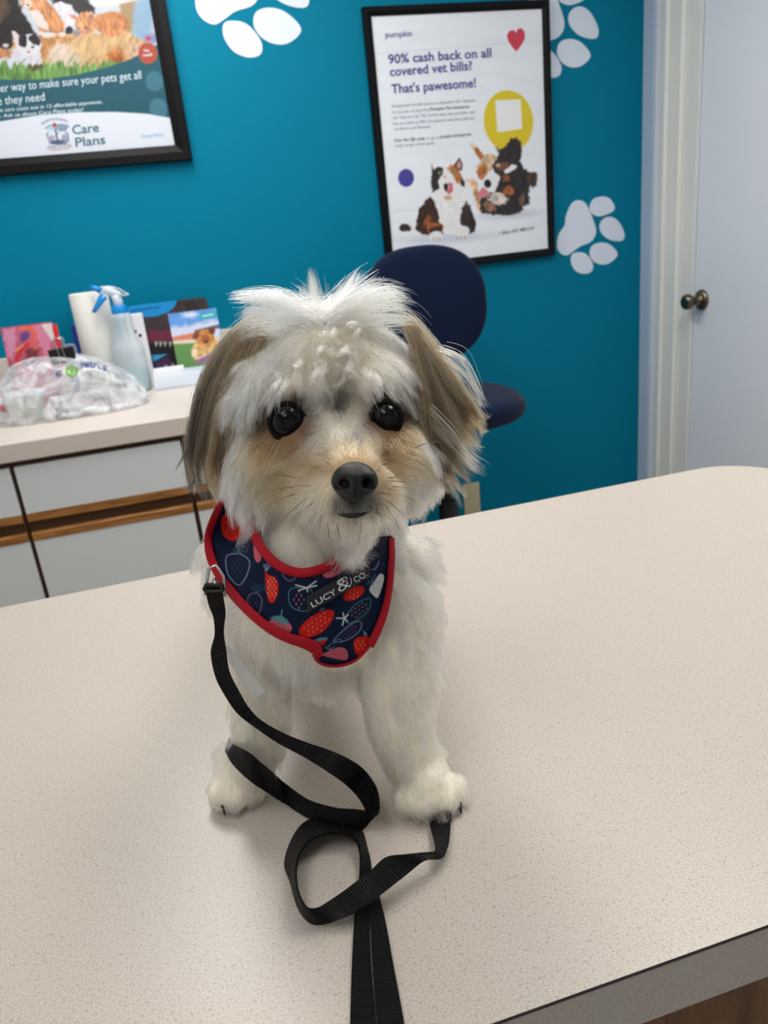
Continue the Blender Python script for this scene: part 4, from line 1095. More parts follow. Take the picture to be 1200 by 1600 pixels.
# coat map of the head, one row per spot: u v  flow(u v)  length mm  lift  colour
HM = [
 (505, 505, 0, -1, 20, .5, WH), (440, 500, -.8, -.2, 30, .5, WH), (385, 530, -.8, .5, 34, .45, CRM), (455, 545, -.5, .7, 30, .4, WH), (520, 560, .0, 1, 13, .4, LGR), (560, 520, .3, .4, 14, .45, LGR), (540, 540, .1, .8, 12, .4, LGR), (490, 555, -.1, .9, 14, .4, LGR),
 (595, 530, .7, .2, 28, .45, WH), (640, 555, .8, .5, 32, .4, WH), (660, 610, .5, .9, 34, .35, WH), (395, 600, -.35, .9, 34, .35, WH), (445, 598, -.15, 1, 30, .5, WH), (490, 600, .05, 1, 18, .5, WH), (520, 605, 0, 1, 13, .4, LGR), (580, 595, .3, .9, 22, .45, WH),
 (620, 598, .7, .6, 24, .45, WH), (370, 660, -.15, 1, 34, .3, WH), (362, 735, -.05, 1, 28, .3, WH), (668, 680, .1, 1, 28, .3, WH), (655, 745, .15, 1, 24, .3, WH), (350, 600, -.5, .8, 34, .35, CRM), (690, 600, .5, .8, 30, .35, CRM),
 (408, 655, -.4, .9, 11, .2, TND), (418, 690, -.35, .9, 12, .2, TAN), (452, 700, -.3, .9, 10, .2, TAN), (478, 672, -.1, .6, 7, .15, PNK), (492, 640, -.2, -.5, 7, .2, GRY), (425, 622, -.2, 1, 9, .3, TND), (470, 625, .1, .9, 8, .3, TND), (635, 640, .5, .8, 9, .2, TND), (628, 678, .35, .9, 11, .2, TAN), (605, 692, .3, .9, 9, .2, TAN), (576, 662, .2, .6, 6, .15, PNK), (600, 618, .2, .9, 8, .3, TND), (632, 618, .5, .8, 10, .3, TND),
 (528, 638, .05, -.9, 11, .25, DGR), (530, 615, .05, -.9, 12, .35, GRY), (510, 650, -.4, -.5, 10, .25, LGR), (555, 648, .4, -.6, 10, .25, LGR), (522, 678, -.15, -.9, 11, .25, LGR), (560, 685, .2, -.9, 9, .25, GRY), (500, 690, -.6, .2, 9, .2, LGR),
 (552, 712, 0, -1, 9, .35, TNL), (530, 718, -.4, -.8, 11, .35, TNL), (575, 712, .4, -.8, 11, .35, TNL), (505, 718, -.9, -.3, 20, .45, TAN), (600, 706, .8, -.3, 19, .45, TAN), (465, 722, -1, .1, 24, .45, TNL), (630, 708, .9, .2, 20, .45, TNL), (425, 735, -.7, .6, 24, .35, TNL), (648, 725, .7, .6, 20, .35, TNL), (400, 770, -.35, .9, 22, .3, CRM), (440, 765, -.6, .8, 24, .35, TNL), (480, 750, -.85, .45, 22, .4, TNL), (505, 765, -.75, .6, 18, .35, CRM), (505, 790, -.5, .85, 13, .3, CRM), (600, 750, .8, .5, 18, .4, TNL), (635, 765, .5, .85, 20, .35, CRM), (610, 785, .45, .9, 13, .3, CRM), (525, 790, -.25, 1, 9, .2, GRY), (552, 792, 0, 1, 6, .15, DGR), (580, 788, .25, 1, 9, .2, GRY), (552, 812, 0, 1, 10, .2, LGR), (530, 822, -.1, 1, 14, .3, WH), (578, 818, .1, 1, 13, .3, WH),
 (550, 845, .0, 1, 24, .35, WH), (480, 825, -.15, 1, 27, .35, CRM), (425, 820, -.1, 1, 30, .35, WH), (620, 820, .15, 1, 22, .35, WH), (440, 780, -.4, .95, 22, .3, CRM), (380, 790, -.05, 1, 32, .35, WH), (460, 855, -.05, 1, 26, .35, WH), (590, 845, .1, 1, 22, .35, WH), (510, 850, 0, 1, 26, .35, WH),
]
HMa = np.array([r[:6] for r in HM], float); HMc = lin(np.array([r[6] for r in HM], float))
def head_map(u, v):
    d2 = (u[:, None]-HMa[None, :, 0])**2+(v[:, None]-HMa[None, :, 1])**2
    w = 1/(d2+60)**1.9; w /= w.sum(1, keepdims=True)
    return w@HMa[:, 2:4], w@HMa[:, 4], w@HMa[:, 5], w@HMc
EYES = [(450, 659, .0), (603.5, 653, .0)]

# undercoat colour of the skin
su, sv, _ = proj(BV); reg = region(BV)
_, _, _, hc = head_map(su, sv)
skin = np.tile(lin(WH), (nV, 1)); hd_m = np.isin(reg, ('head', 'muzzle')) & (BN@FWD < .3)
skin[hd_m] = hc[hd_m]*.9
ca = body_me.color_attributes.new('Col', 'FLOAT_COLOR', 'POINT')
ca.data.foreach_set('color', np.hstack([skin, np.ones((nV, 1))]).ravel())

def make_hair(name, strands, radius, colors, parent, tip=.25, tipcol=None):
    """strands (N, K, 3) room coordinates; colors (N, 3) linear root colours; tipcol likewise"""
    N, K, _ = strands.shape
    hc_ = bpy.data.hair_curves.new(name)
    hc_.add_curves([K]*N)
    org = np.array(origin_of(parent))
    hc_.attributes['position'].data.foreach_set('vector', (strands-org).astype(np.float32).ravel())
    r = np.asarray(radius, float); r = np.full(N, r) if r.ndim == 0 else r
    k = np.linspace(0, 1, K)[None]
    rad = r[:, None]*(1-(1-tip)*k**1.5)
    at = hc_.attributes.get('radius') or hc_.attributes.new('radius', 'FLOAT', 'POINT')
    at.data.foreach_set('value', rad.astype(np.float32).ravel())
    tcx = colors if tipcol is None else tipcol
    c = colors[:, None]*(1-k[..., None])+tcx[:, None]*k[..., None]
    ac = hc_.attributes.new('Col', 'FLOAT_COLOR', 'POINT')
    ac.data.foreach_set('color', np.concatenate([c, np.ones((N, K, 1))], 2).astype(np.float32).ravel())
    hc_.materials.append(M['hair'])
    o = bpy.data.objects.new(name, hc_); COL.objects.link(o); o.parent = parent
    return o

def collide(S, gap):
    """push strand points out of the body so hair lies on it"""
    N, K, _ = S.shape
    for k in range(1, K):
        g = gap*k/(K-1)
        for i in range(N):
            p = Vector(S[i, k]); q, n, _, dist = BVH_BODY.find_nearest(p, .03)
            if q is None: continue
            h = (p-q).dot(n)
            if h < g: S[i, k] = np.array(p+n*(g-h))
    return S

def comb(P, Nn, D, L, lift, K=7, grav=.0, wav=.0, clump=0, cl_str=.6, gap=.003, wfreq=1.6, seed=1):
    """grow strands: start along D + lift*normal, bend with gravity, wave and gather into locks"""
    r = np.random.default_rng(seed); n = len(P)
    S = np.zeros((n, K, 3)); S[:, 0] = P-Nn*.0012
    if clump:
        ci = r.choice(n, max(1, n//clump), replace=False); kd = KDTree(len(ci))
        for j, i in enumerate(ci): kd.insert(Vector(P[i]), j)
        kd.balance(); cid = np.array([kd.find(Vector(p))[1] for p in P])
    else: ci = np.arange(n); cid = np.arange(n)
    ph = r.random(len(ci))*6.28; wd = unit(r.normal(size=(len(ci), 3))); sgn = r.normal(size=len(ci))
    step = (L/(K-1))[:, None]; g = np.array((0, 0, -1.0))
    for k in range(1, K):
        f = k/(K-1)
        d = D*(1-grav*f)+g*grav*f+Nn*(lift[:, None]*(1-f)**1.0)
        d = d+wd[cid]*(wav*np.cos(ph[cid]+6.28*wfreq*f))[:, None]
        d = d+r.normal(size=(n, 3))*.07
        S[:, k] = S[:, k-1]+unit(d)*step
    if clump:
        G = S[ci]; off = P-P[ci][cid]
        for k in range(1, K):
            f = (k/(K-1))**1.1*cl_str
            tgt = G[cid, k]+off*.12
            S[:, k] = S[:, k]*(1-f)+tgt*f
    return collide(S, gap)

# ---- coat of the head
def in_eye(u, v, k=1.0):
    m = np.zeros(len(u), bool)
    for i, (ex, ey, _) in enumerate(EYES):
        rx, ry = ((29, 28), (23, 27))[i]
        m |= ((u-ex)/(rx*k))**2+((v-ey)/(ry*k))**2 < 1
    return m
def in_nose(u, v): return ((u-554)/37)**2+((v-754)/32)**2 < 1
P, Nn = sample_surface(62000, lambda c: (np.isin(region(c), ('head', 'muzzle')))*np.where(((c-EYE)@FWD) < .56, 1.0, .3))
u, v, t = proj(P); rg = region(P)
front = (Nn@FWD) < .25
F, Ln, Lf, Cc = head_map(u, v)
D = RIGHT[None]*F[:, :1]-UP[None]*F[:, 1:2]
back = ~front
D[back] = np.array((0, .25, -1.0)); Ln[back] = 24; Cc[back] = lin(CRM)
keep = ~(front & (in_eye(u, v) | in_nose(u, v)))
P, Nn, D, Ln, Lf, Cc, front, u, v = (q[keep] for q in (P, Nn, D, Ln, Lf, Cc, front, u, v))
D = D-Nn*(D*Nn).sum(1, keepdims=True); D = unit(D+RND.normal(size=D.shape)*.12)
Ln = Ln*.001*RND.uniform(.7, 1.15, len(Ln))
long = (Ln > .0165) & ~((np.hypot(u-553, v-752) < 125) & (v > 700) & (v < 800))
jit = RND.normal(1, .17, (len(P), 1))
dark_m = RND.random(len(P)) < .07
Cc = np.clip(Cc*jit, 0, .95); Cc[dark_m] *= .6
ck = KDTree(900); cs_ = RND.choice(len(P), 900, replace=False)
for j, i in enumerate(cs_): ck.insert(Vector(P[i]), j)
ck.balance(); tint = RND.normal(1, .10, 900); Cc = np.clip(Cc*tint[[ck.find(Vector(p))[1] for p in P]][:, None], 0, .95)
S1 = comb(P[long], Nn[long], D[long], Ln[long], Lf[long]*.9, 8, .35, .22, 26, .70, .0035, 1.2, 21)
S2 = comb(P[~long], Nn[~long], D[~long], Ln[~long], Lf[~long]*.8, 7, .22, .10, 18, .55, .0018, 1.0, 22)
def clear_of_eyes(S):
    a, b, _ = proj(S.reshape(-1, 3)); hit = in_eye(a, b, .98).reshape(S.shape[:2]).any(1)
    return ~hit | (RND.random(len(S)) < .02)
k1, k2 = clear_of_eyes(S1), clear_of_eyes(S2)
make_hair('head_fur', S1[k1], .00015, Cc[long][k1], dog, .3, np.clip(Cc[long][k1]*1.04, 0, .95))
make_hair('face_fur', S2[k2], .0001, Cc[~long][k2], dog, .25)

def surf_px(u, v, off=0.0):
    d = Vector(ray(u, v)); h, n, _, _ = BVH_BODY.ray_cast(Vector(EYE), d)
    return (np.array(h)-np.array(d.normalized())*off, np.array(n)) if h is not None else (atT(u, v, .47), -FWD)
# ---- topknot and curls
def path_pts(px, K):
    """px rows (u, v, t) -> smooth K points"""
    a = np.array([atT(*q) for q in px]); n = len(a); s = np.linspace(0, n-1, K); o = []
    for x in s:
        i = min(int(x), n-2); f = x-i; p0, p1, p2, p3 = a[max(i-1, 0)], a[i], a[i+1], a[min(i+2, n-1)]
        o.append(.5*(2*p1+(p2-p0)*f+(2*p0-5*p1+4*p2-p3)*f*f+(3*p1-p0-3*p2+p3)*f**3))
    return np.array(o)
def lock(px, n, w0, w1, K=9, wave=.0, rng_=RND, lenj=.25):
    """n hairs along a guide: spread w0 at the root, w1 at the tip (metres)"""
    g = path_pts(px, 24); S = np.zeros((n, K, 3))
    off = rng_.normal(size=(n, 3)); ph = rng_.random(n)*6.28; wd = unit(rng_.normal(size=(n, 3)))
    end = 1-rng_.random(n)*lenj
    for k in range(K):
        s = end*k/(K-1)*23; i = np.minimum(s.astype(int), 22); f = (s-i)[:, None]
        c = g[i]*(1-f)+g[i+1]*f; q = k/(K-1)
        S[:, k] = c+off*(w0*(1-q)+w1*q)+wd*(wave*math.sin(q*5)*np.cos(ph))[:, None]
    return S
def jitcol(base, n, amt=.10): return np.clip(lin(base)[None]*RND.normal(1, amt, (n, 1)), 0, .95)

TK = []; TKc = []
tuft = [([(505, 512, .470), (493, 468, .474), (485, 420, .477)], 130, .0040, .0017), ([(502, 512, .470), (480, 478, .478), (470, 448, .485)], 70, .003, .002), ([(508, 512, .470), (532, 470, .474), (560, 424, .477)], 210, .004, .0028), ([(508, 512, .470), (522, 475, .474), (533, 440, .478)], 60, .003, .0014),
        ([(500, 510, .472), (455, 478, .475), (412, 464, .478), (362, 466, .48)], 230, .005, .003), ([(500, 512, .472), (450, 492, .474), (405, 484, .478), (376, 496, .48)], 170, .005, .003), ([(498, 510, .472), (458, 470, .478), (416, 454, .484)], 110, .004, .002),
        ([(512, 510, .472), (560, 470, .476), (600, 455, .482), (632, 462, .486)], 190, .005, .004), ([(512, 512, .472), (565, 482, .474), (610, 470, .48), (640, 478, .485)], 190, .006, .005), ([(510, 512, .472), (560, 462, .478), (588, 440, .484)], 120, .005, .005), ([(505, 512, .474), (455, 505, .474), (400, 510, .48), (372, 528, .484)], 200, .007, .004), ([(515, 512, .474), (580, 500, .474), (630, 500, .48), (662, 520, .486)], 200, .007, .004)]
for px, n_, a, b in tuft:
    TK.append(lock(px, int(n_*.8), a*.8, b*.7, 9, .0008)); TKc.append(jitcol(WH if RND.random() < .6 else CRM, int(n_*.8), .12))
for k in range(46):                                    # loose flyaway hairs
    an = RND.uniform(-1.25, 1.25); ln = RND.uniform(55, 95)
    TK.append(lock([(505+RND.normal()*18, 505, .474), (505+math.sin(an)*ln*.5, 500-math.cos(an)*ln*.45, .478), (505+math.sin(an)*ln*1.25+RND.normal()*6, 500-math.cos(an)*ln*.75, .482)], 4, .003, .003)); TKc.append(jitcol(WH, 4, .05))
make_hair('topknot', np.concatenate(TK), .00013, np.concatenate(TKc), dog, .3)

CU = []; CUc = []
def curl(u0, v0, u1, v1, rpx, turns, n, col, t0=.447, sag=0):
    t0 = .5*sum((surf_px(a, b)[0]-EYE)@FWD for a, b in ((u0, v0), (u1, v1)))-.0080
    px = []; m = 22; ph = RND.random()*6.28; s = RND.choice((-1, 1))
    for i in range(m):
        f = i/(m-1); a = ph+s*6.28*turns*f; rr = rpx*min(1, f*3+.15)*(1-.35*f)
        px.append((u0+(u1-u0)*f+rr*math.cos(a), v0+(v1-v0)*f+rr*.9*math.sin(a), t0-.004*math.sin(3.14*f)+.0035*math.sin(a+1.2)*rpx/8))
    CU.append(lock(px, n, .0010, .0008, 24, .0005, RND, .45)); CUc.append(jitcol(col, n, .15)*.9)
for c in [(430, 578, 426, 636, 11, .7, 46, WH), (446, 592, 440, 642, 9, .7, 40, WH), (468, 560, 470, 610, 11, 1.2, 40, LGR), (490, 566, 502, 616, 12, 1.1, 46, WH), (508, 575, 514, 624, 9, .9, 40, WH), (526, 535, 522, 562, 13, 1.4, 44, LGR), (542, 538, 552, 588, 13, 1.2, 46, WH), (549, 562, 557, 616, 11, 1.0, 42, WH),
          (562, 518, 577, 556, 13, 1.3, 44, LGR), (522, 512, 506, 545, 12, 1.2, 40, LGR), (566, 575, 590, 606, 10, .9, 40, WH), (580, 588, 604, 602, 8, .7, 34, WH), (508, 545, 496, 578, 12, 1.2, 40, LGR), (530, 572, 528, 608, 11, 1.1, 40, LGR), (548, 502, 568, 526, 12, 1.2, 40, LGR)]:
    curl(*c)
make_hair('forehead_curls', np.concatenate(CU), .0001, np.concatenate(CUc), dog, .5)

# ---- ears: flap and long hair
EARS = {
 'right': [[(400, 500, .500), (358, 528, .497), (318, 590, .494), (296, 668, .494), (290, 715, .495), (300, 772, .497)],
           [(404, 506, .496), (368, 548, .490), (336, 618, .487), (318, 690, .487), (314, 735, .489), (330, 782, .492)],
           [(408, 514, .492), (380, 570, .486), (356, 636, .483), (342, 706, .484), (340, 745, .486), (356, 786, .490)],
           [(414, 525, .490), (392, 590, .482), (374, 650, .480), (362, 710, .481), (360, 745, .484), (372, 780, .488)]],
 'left': [[(640, 500, .490), (680, 540, .486), (716, 585, .482), (742, 622, .480), (756, 645, .480), (764, 656, .481)],
          [(642, 508, .487), (676, 560, .481), (706, 610, .477), (726, 645, .476), (738, 665, .476), (748, 680, .477)],
          [(646, 520, .485), (672, 585, .478), (692, 640, .474), (712, 690, .473), (732, 720, .474), (752, 742, .475)],
          [(650, 540, .483), (668, 610, .476), (680, 665, .472), (696, 715, .471), (716, 748, .472), (738, 770, .474)],
          [(654, 560, .482), (668, 630, .476), (674, 685, .472), (684, 730, .471), (698, 758, .472), (716, 780, .474)]]}
for side, gd in EARS.items():
    flap = MB(); G = np.array([path_pts(g, 16) for g in gd]); ng = len(G)
    rows = []
    for f in np.linspace(0, ng-1, 13):
        i = min(int(f), ng-2); q = f-i; rows.append((G[i]*(1-q)+G[i+1]*q)[:11])
    rows = np.array(rows); m1, m2 = rows.shape[:2]
    inward = FWD*.004
    vs = np.concatenate([(rows+FWD*.002).reshape(-1, 3), (rows+inward+FWD*.001).reshape(-1, 3)])
    fs = []
    for a in range(m1-1):
        for b in range(m2-1):
            q = a*m2+b; fs.append((q, q+m2, q+m2+1, q+1)); z = q+m1*m2; fs.append((z, z+1, z+m2+1, z+m2))
    ear = part('ear', flap.add(vs, fs), mat('ear_leather', (74, 60, 46), .9), dog, smooth=True)
    ES, EC, ET, ER = [], [], [], []
    nl = 64
    for k in range(nl):
        f = RND.random()*(ng-1); i = min(int(f), ng-2); q = f-i
        c = np.array(gd[i])*(1-q)+np.array(gd[i+1])*q
        c = c.copy(); sc = RND.uniform(.80, 1.03); nn = len(c)
        jit = RND.normal(size=(nn, 2))*np.linspace(0, 1, nn)[:, None]*(5.5 if side == 'right' else 11)
        jit = np.cumsum(jit, 0)*.45
        c[:, :2] += jit; c[:, 2] += RND.normal()*.0022-.0015+(.0015 if k % 3 == 0 else 0)
        base = c[0].copy(); c = base+(c-base)*sc
        n_ = int(RND.integers(45, 85))
        fr = f/(ng-1)
        if side == 'right':
            col = [(168, 138, 98), (196, 168, 126), (126, 104, 74), (150, 124, 88), (88, 74, 58), (52, 46, 42)][int(RND.choice(6, p=(.2, .18, .22, .18, .12, .10)))]
            tipc = BLK if (fr < .35 and RND.random() < .6) else ((70, 62, 54) if RND.random() < .2 else col)
        else:
            col = [(176, 142, 98), (204, 172, 126), (134, 108, 74), (186, 156, 112), (92, 74, 54), (224, 202, 162)][int(RND.choice(6, p=(.22, .2, .2, .14, .14, .1)))]
            tipc = (52, 46, 42) if (fr > .62 and RND.random() < .55) else ((214, 196, 160) if RND.random() < .4 else col)
        S = lock([tuple(x) for x in c], n_, .0021, .0008, 10, .0008, RND, .30)
        ES.append(S); EC.append(jitcol(col, n_, .22)*.36); ET.append(jitcol(tipc, n_, .22)*.42)
    if side == 'left':
        for px in ([(690, 545, .476), (722, 560, .474), (744, 600, .473), (756, 640, .474)], [(694, 560, .475), (726, 585, .472), (746, 615, .472), (758, 636, .473)], [(672, 640, .470), (700, 668, .468), (730, 704, .468), (758, 726, .469)], [(672, 660, .470), (702, 690, .468), (732, 722, .468), (756, 738, .469)]):
            ES.append(lock(px, 34, .0016, .0016, 10, .001)); EC.append(jitcol((222, 204, 170), 34)); ET.append(jitcol((232, 220, 196), 34))
    else:
        for px in ([(312, 610, .488), (296, 680, .488), (300, 735, .488), (316, 780, .489)], [(350, 640, .482), (352, 690, .480), (362, 722, .480), (378, 748, .479)], [(300, 690, .492), (286, 715, .492), (274, 735, .492)], [(304, 750, .492), (296, 764, .492), (284, 762, .492)]):
            ES.append(lock(px, 16, .0008, .0004, 10, .0005)); EC.append(jitcol(BLK, 16)); ET.append(jitcol(BLK, 16))
    make_hair('ear_fur', np.concatenate(ES), .00011, np.concatenate(EC), ear, .3, np.concatenate(ET))

# ---- coat of trunk, legs and paws
P, Nn = sample_surface(90000, lambda c: np.isin(region(c), ('body', 'leg', 'paw', 'tail'))*np.where((c-EYE)@FWD < .60, 1.0, .35))
u, v, t = proj(P); rg = region(P)
g = np.array((0, 0, -1.0)); D = np.tile(g, (len(P), 1))
tr_m = rg == 'body'; D[tr_m] += np.array((0, .5, 0))*(P[tr_m, 1:2] > .50)
D[:, 0] += np.where(P[:, 0] < .07, -.10, .10)
pm = rg == 'paw'; D[pm] = D[pm]*.4+(-FWD*.9*np.array((1, 1, 0)))
D = D-Nn*(D*Nn).sum(1, keepdims=True)*.9; D = unit(D+RND.normal(size=D.shape)*.15)
L = np.select([rg == 'body', rg == 'leg', rg == 'paw'], [.026, .0185, .0105], .03)*RND.uniform(.65, 1.15, len(P))
L = np.where((rg == 'leg') & (P[:, 2] > TZ+.08), L*1.25, L)
L = np.where(P[:, 2]-TZ < .03, np.minimum(L, .012), L)
lift = np.where(rg == 'paw', .35, .55)
C = jitcol(WH, len(P), .14)
cm = RND.random(len(P)) < .25; C[cm] = jitcol(CRM, cm.sum(), .07)
low_paw = (rg == 'paw') & (P[:, 2] < TZ+.008); C[low_paw] *= .72  # paw fur darker close to the tabletop
spot = np.hypot((u-356)/1.0, (v-1114)/1.6) < 8; C[spot] = lin(BLK)
HARN = [(345, 785), (322, 840), (335, 890), (370, 935), (420, 975), (480, 1008), (505, 1033), (520, 1042), (548, 1036), (575, 1020), (598, 960), (612, 880), (612, 846), (560, 862), (517, 886), (466, 894), (417, 864), (393, 812), (388, 782), (345, 785)]
hp_ = Paint(np.zeros(1), np.zeros(1), (0, 0, 0)); sdh = hp_.sd(HARN[:-1], u, v)
keep = ~((sdh < -4) & (Nn@FWD < .2) & np.isin(rg, ('body', 'leg')))
P, Nn, D, L, lift, C, rg = (q[keep] for q in (P, Nn, D, L, lift, C, rg))
ck = KDTree(1600); cs_ = RND.choice(len(P), 1600, replace=False)
for j, i in enumerate(cs_): ck.insert(Vector(P[i]), j)
ck.balance(); tint = RND.normal(1, .09, 1600); C = np.clip(C*tint[[ck.find(Vector(p))[1] for p in P]][:, None], 0, .95)
S = comb(P, Nn, D, L, lift, 7, .30, .26, 34, .70, .0025, 1.2, 31)
S[:, :, 2] = np.maximum(S[:, :, 2], TZ+.0006)
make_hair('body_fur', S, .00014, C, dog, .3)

# ---- eyes, lids, nose, mouth, claws, whiskers
for i, (ex, ey, _) in enumerate(EYES):
    p, n = surf_px(ex, ey); d = unit(ray(ex, ey)); r_ = (.0110, .0098)[i]
    c = p+d*(r_-.0082)
    e = MB(); e.lathe(c, [(r_*math.sin(a), -r_*math.cos(a)) for a in np.linspace(.02, math.pi-.02, 24)], 36, tuple(-d+RIGHT*(.12 if i else -.1)))
    eo = part('eye', e, M['eye'], dog, smooth=True)
    rd_ = unit(RIGHT-d*(RIGHT@d)); ud_ = np.cross(rd_, d); ud_ = ud_ if ud_@UP > 0 else -ud_; lp = []
    for a in np.linspace(0, 2*math.pi, 36, endpoint=False):
        k = (1.0, 1.0)[i]
        q = rd_*math.cos(a)*r_*.95*(1.0 if i == 0 else .92)+ud_*math.sin(a)*r_*.95
        z = math.sqrt(max(r_*r_-q@q, 0)); lp.append(c+q-d*z)
    lid = MB(); lid.tube([Vector(x) for x in lp], .0021, 10, closed=True); part('eyelid', lid, M['lid'], eo, smooth=True)
# nose leather, shaped with two nostrils and a centre groove
bm = bmesh.new(); bmesh.ops.create_icosphere(bm, subdivisions=5, radius=1)
NC = atT(554, 754, .4085); nfx = unit(RIGHT*.985-FWD*.17); nfn = unit(-FWD+RIGHT*.15-UP*.02); nfy = unit(np.cross(nfn, nfx))
if nfy@UP < 0: nfy = -nfy
vs = []
for q in bm.verts:
    x, y, z = q.co
    wd = 1.0 if y > 0 else 1.0-.30*(-y)**1.3
    X, Y, Z = x*wd, y*.88, z*.72
    if y > .35: Z -= .25*(y-.35)
    for sx in (-1, 1):
        dd = ((X-sx*.44)/.21)**2+((Y+.04)/.20)**2
        if z > 0: Z -= .62*math.exp(-dd*1.3)
        dd2 = ((X-sx*.74)/.14)**2+((Y+.20)/.10)**2
        if z > 0: Z -= .28*math.exp(-dd2)
    if z > 0: Z -= .12*math.exp(-(X/.055)**2)*(1 if Y < .12 else math.exp(-((Y-.12)/.12)**2))
    vs.append(NC+nfx*X*.0127+nfy*Y*.0127+nfn*Z*.0125)
fs = [tuple(w_.index for w_ in f.verts) for f in bm.faces]; bm.free()
part('nose', MB().add(vs, fs), M['nose'], dog, smooth=True)
mp_ = []
for a, b in ((528, 803), (537, 805), (546, 806), (556, 806), (566, 804), (575, 800)):
    p, n = surf_px(a, b, .0008); mp_.append(Vector(p))
part('mouth', MB().tube(mp_, [.0005, .001, .0014, .0014, .001, .0005], 10), M['mouth'], dog, smooth=True)
WS = []
wl = [(470, 770, 415, 800), (480, 778, 432, 828), (462, 762, 425, 772), (476, 790, 448, 835), (490, 785, 452, 822), (496, 800, 478, 838), (504, 805, 492, 842), (468, 748, 420, 742), (486, 760, 440, 765), (512, 815, 516, 850), (526, 818, 536, 850), (466, 778, 462, 800), (590, 770, 642, 786), (596, 778, 640, 812), (600, 752, 670, 760), (604, 748, 655, 745), (598, 785, 628, 828), (604, 764, 655, 782), (588, 795, 606, 835), (580, 806, 590, 838), (612, 760, 660, 778), (565, 828, 560, 850), (648, 700, 690, 688), (584, 800, 612, 818)]
for a, b, c_, d_ in wl:
    p, n = surf_px(a, b, .004); q = np.array(atT(c_, d_, ((p-EYE)@FWD)-.002)); md = (p+q)/2+UP*.0022-FWD*.004
    for k in range(2):
        j = RND.normal(size=3)*.0007
        WS.append([p*(1-f)**2+2*f*(1-f)*(md+j)+(q+j*2)*f*f for f in np.linspace(0, 1, 8)])
WS = np.array(WS); make_hair('whiskers', WS, .00017, np.tile(lin((24, 20, 18)), (len(WS), 1)), dog, .3)
for cx_, cy_, dz_ in ((-.011, -.0175, 0),):
    b = np.array((pw[0]+cx_, pw[1]+cy_, TZ+.007)); part('claw', MB().tube([b+np.array((0, .007, .003)), b, b+np.array((0, -.004, -.0045))], [.0022, .0018, .0006], 8), M['rubber'], dog, smooth=True)
for dx, dy in ((.006, -.0225), (.015, -.0175)):
    b = np.array((pq[0]+dx, pq[1]+dy, TZ+.0065)); part('claw', MB().tube([b+np.array((0, .006, .003)), b, b+np.array((0, -.004, -.0045))], [.0022, .0018, .0006], 8), M['rubber'], dog, smooth=True)

# ------------------------------------------------------------------ harness: printed chest panel fitted over the chest
HU0, HU1, HV0, HV1, HS = 296, 640, 770, 1060, 4
gu, gv = np.meshgrid(np.arange(HU0, HU1+1, HS), np.arange(HV0, HV1+1, HS))
T = np.full(gu.shape, np.nan)
for idx in np.ndindex(gu.shape):
    d = Vector(ray(gu[idx], gv[idx])); h, n, _, dist = BVH_CHEST.ray_cast(Vector(EYE), d)
    if h is not None: T[idx] = (np.array(h)-EYE)@FWD
known = ~np.isnan(T); T[~known] = np.nanmean(T)
def blur(A): 
    B = np.pad(A, 1, 'edge'); return (B[:-2, 1:-1]+B[2:, 1:-1]+B[1:-1, :-2]+B[1:-1, 2:]+2*B[1:-1, 1:-1])/6
T0 = T.copy()
for _ in range(300): T = np.where(known, T0, blur(T))
for _ in range(26): T = blur(T)
T = T-.0085
def h_t(u, v):
    x = np.clip((np.asarray(u, float)-HU0)/HS, 0, gu.shape[1]-1.001); y = np.clip((np.asarray(v, float)-HV0)/HS, 0, gu.shape[0]-1.001)
    i, j = x.astype(int), y.astype(int); fx, fy = x-i, y-j
    return (T[j, i]*(1-fx)+T[j, i+1]*fx)*(1-fy)+(T[j+1, i]*(1-fx)+T[j+1, i+1]*fx)*fy
def hpt(u, v, off=0.0): return atT(u, v, float(h_t(u, v))-off)

PANEL = smooth_loop([(350, 778), (338, 800), (325, 832), (324, 850), (329, 874), (341, 899), (358, 923), (378, 946), (400, 968), (425, 987), (451, 1000), (475, 1009), (493, 1022), (503, 1036), (522, 1041), (545, 1037), (562, 1027), (577, 1010), (590, 985), (600, 957), (607, 925), (611, 890), (613, 850), (611, 838), (585, 846), (560, 858), (541, 872), (517, 888), (491, 897), (466, 899), (444, 892), (417, 868), (400, 842), (393, 812), (388, 782)], 4)
hu, hv = np.meshgrid(np.arange(316, 620, 1.0), np.arange(776, 1046, 1.0)); hu, hv = hu.ravel(), hv.ravel(); hw_ = 304

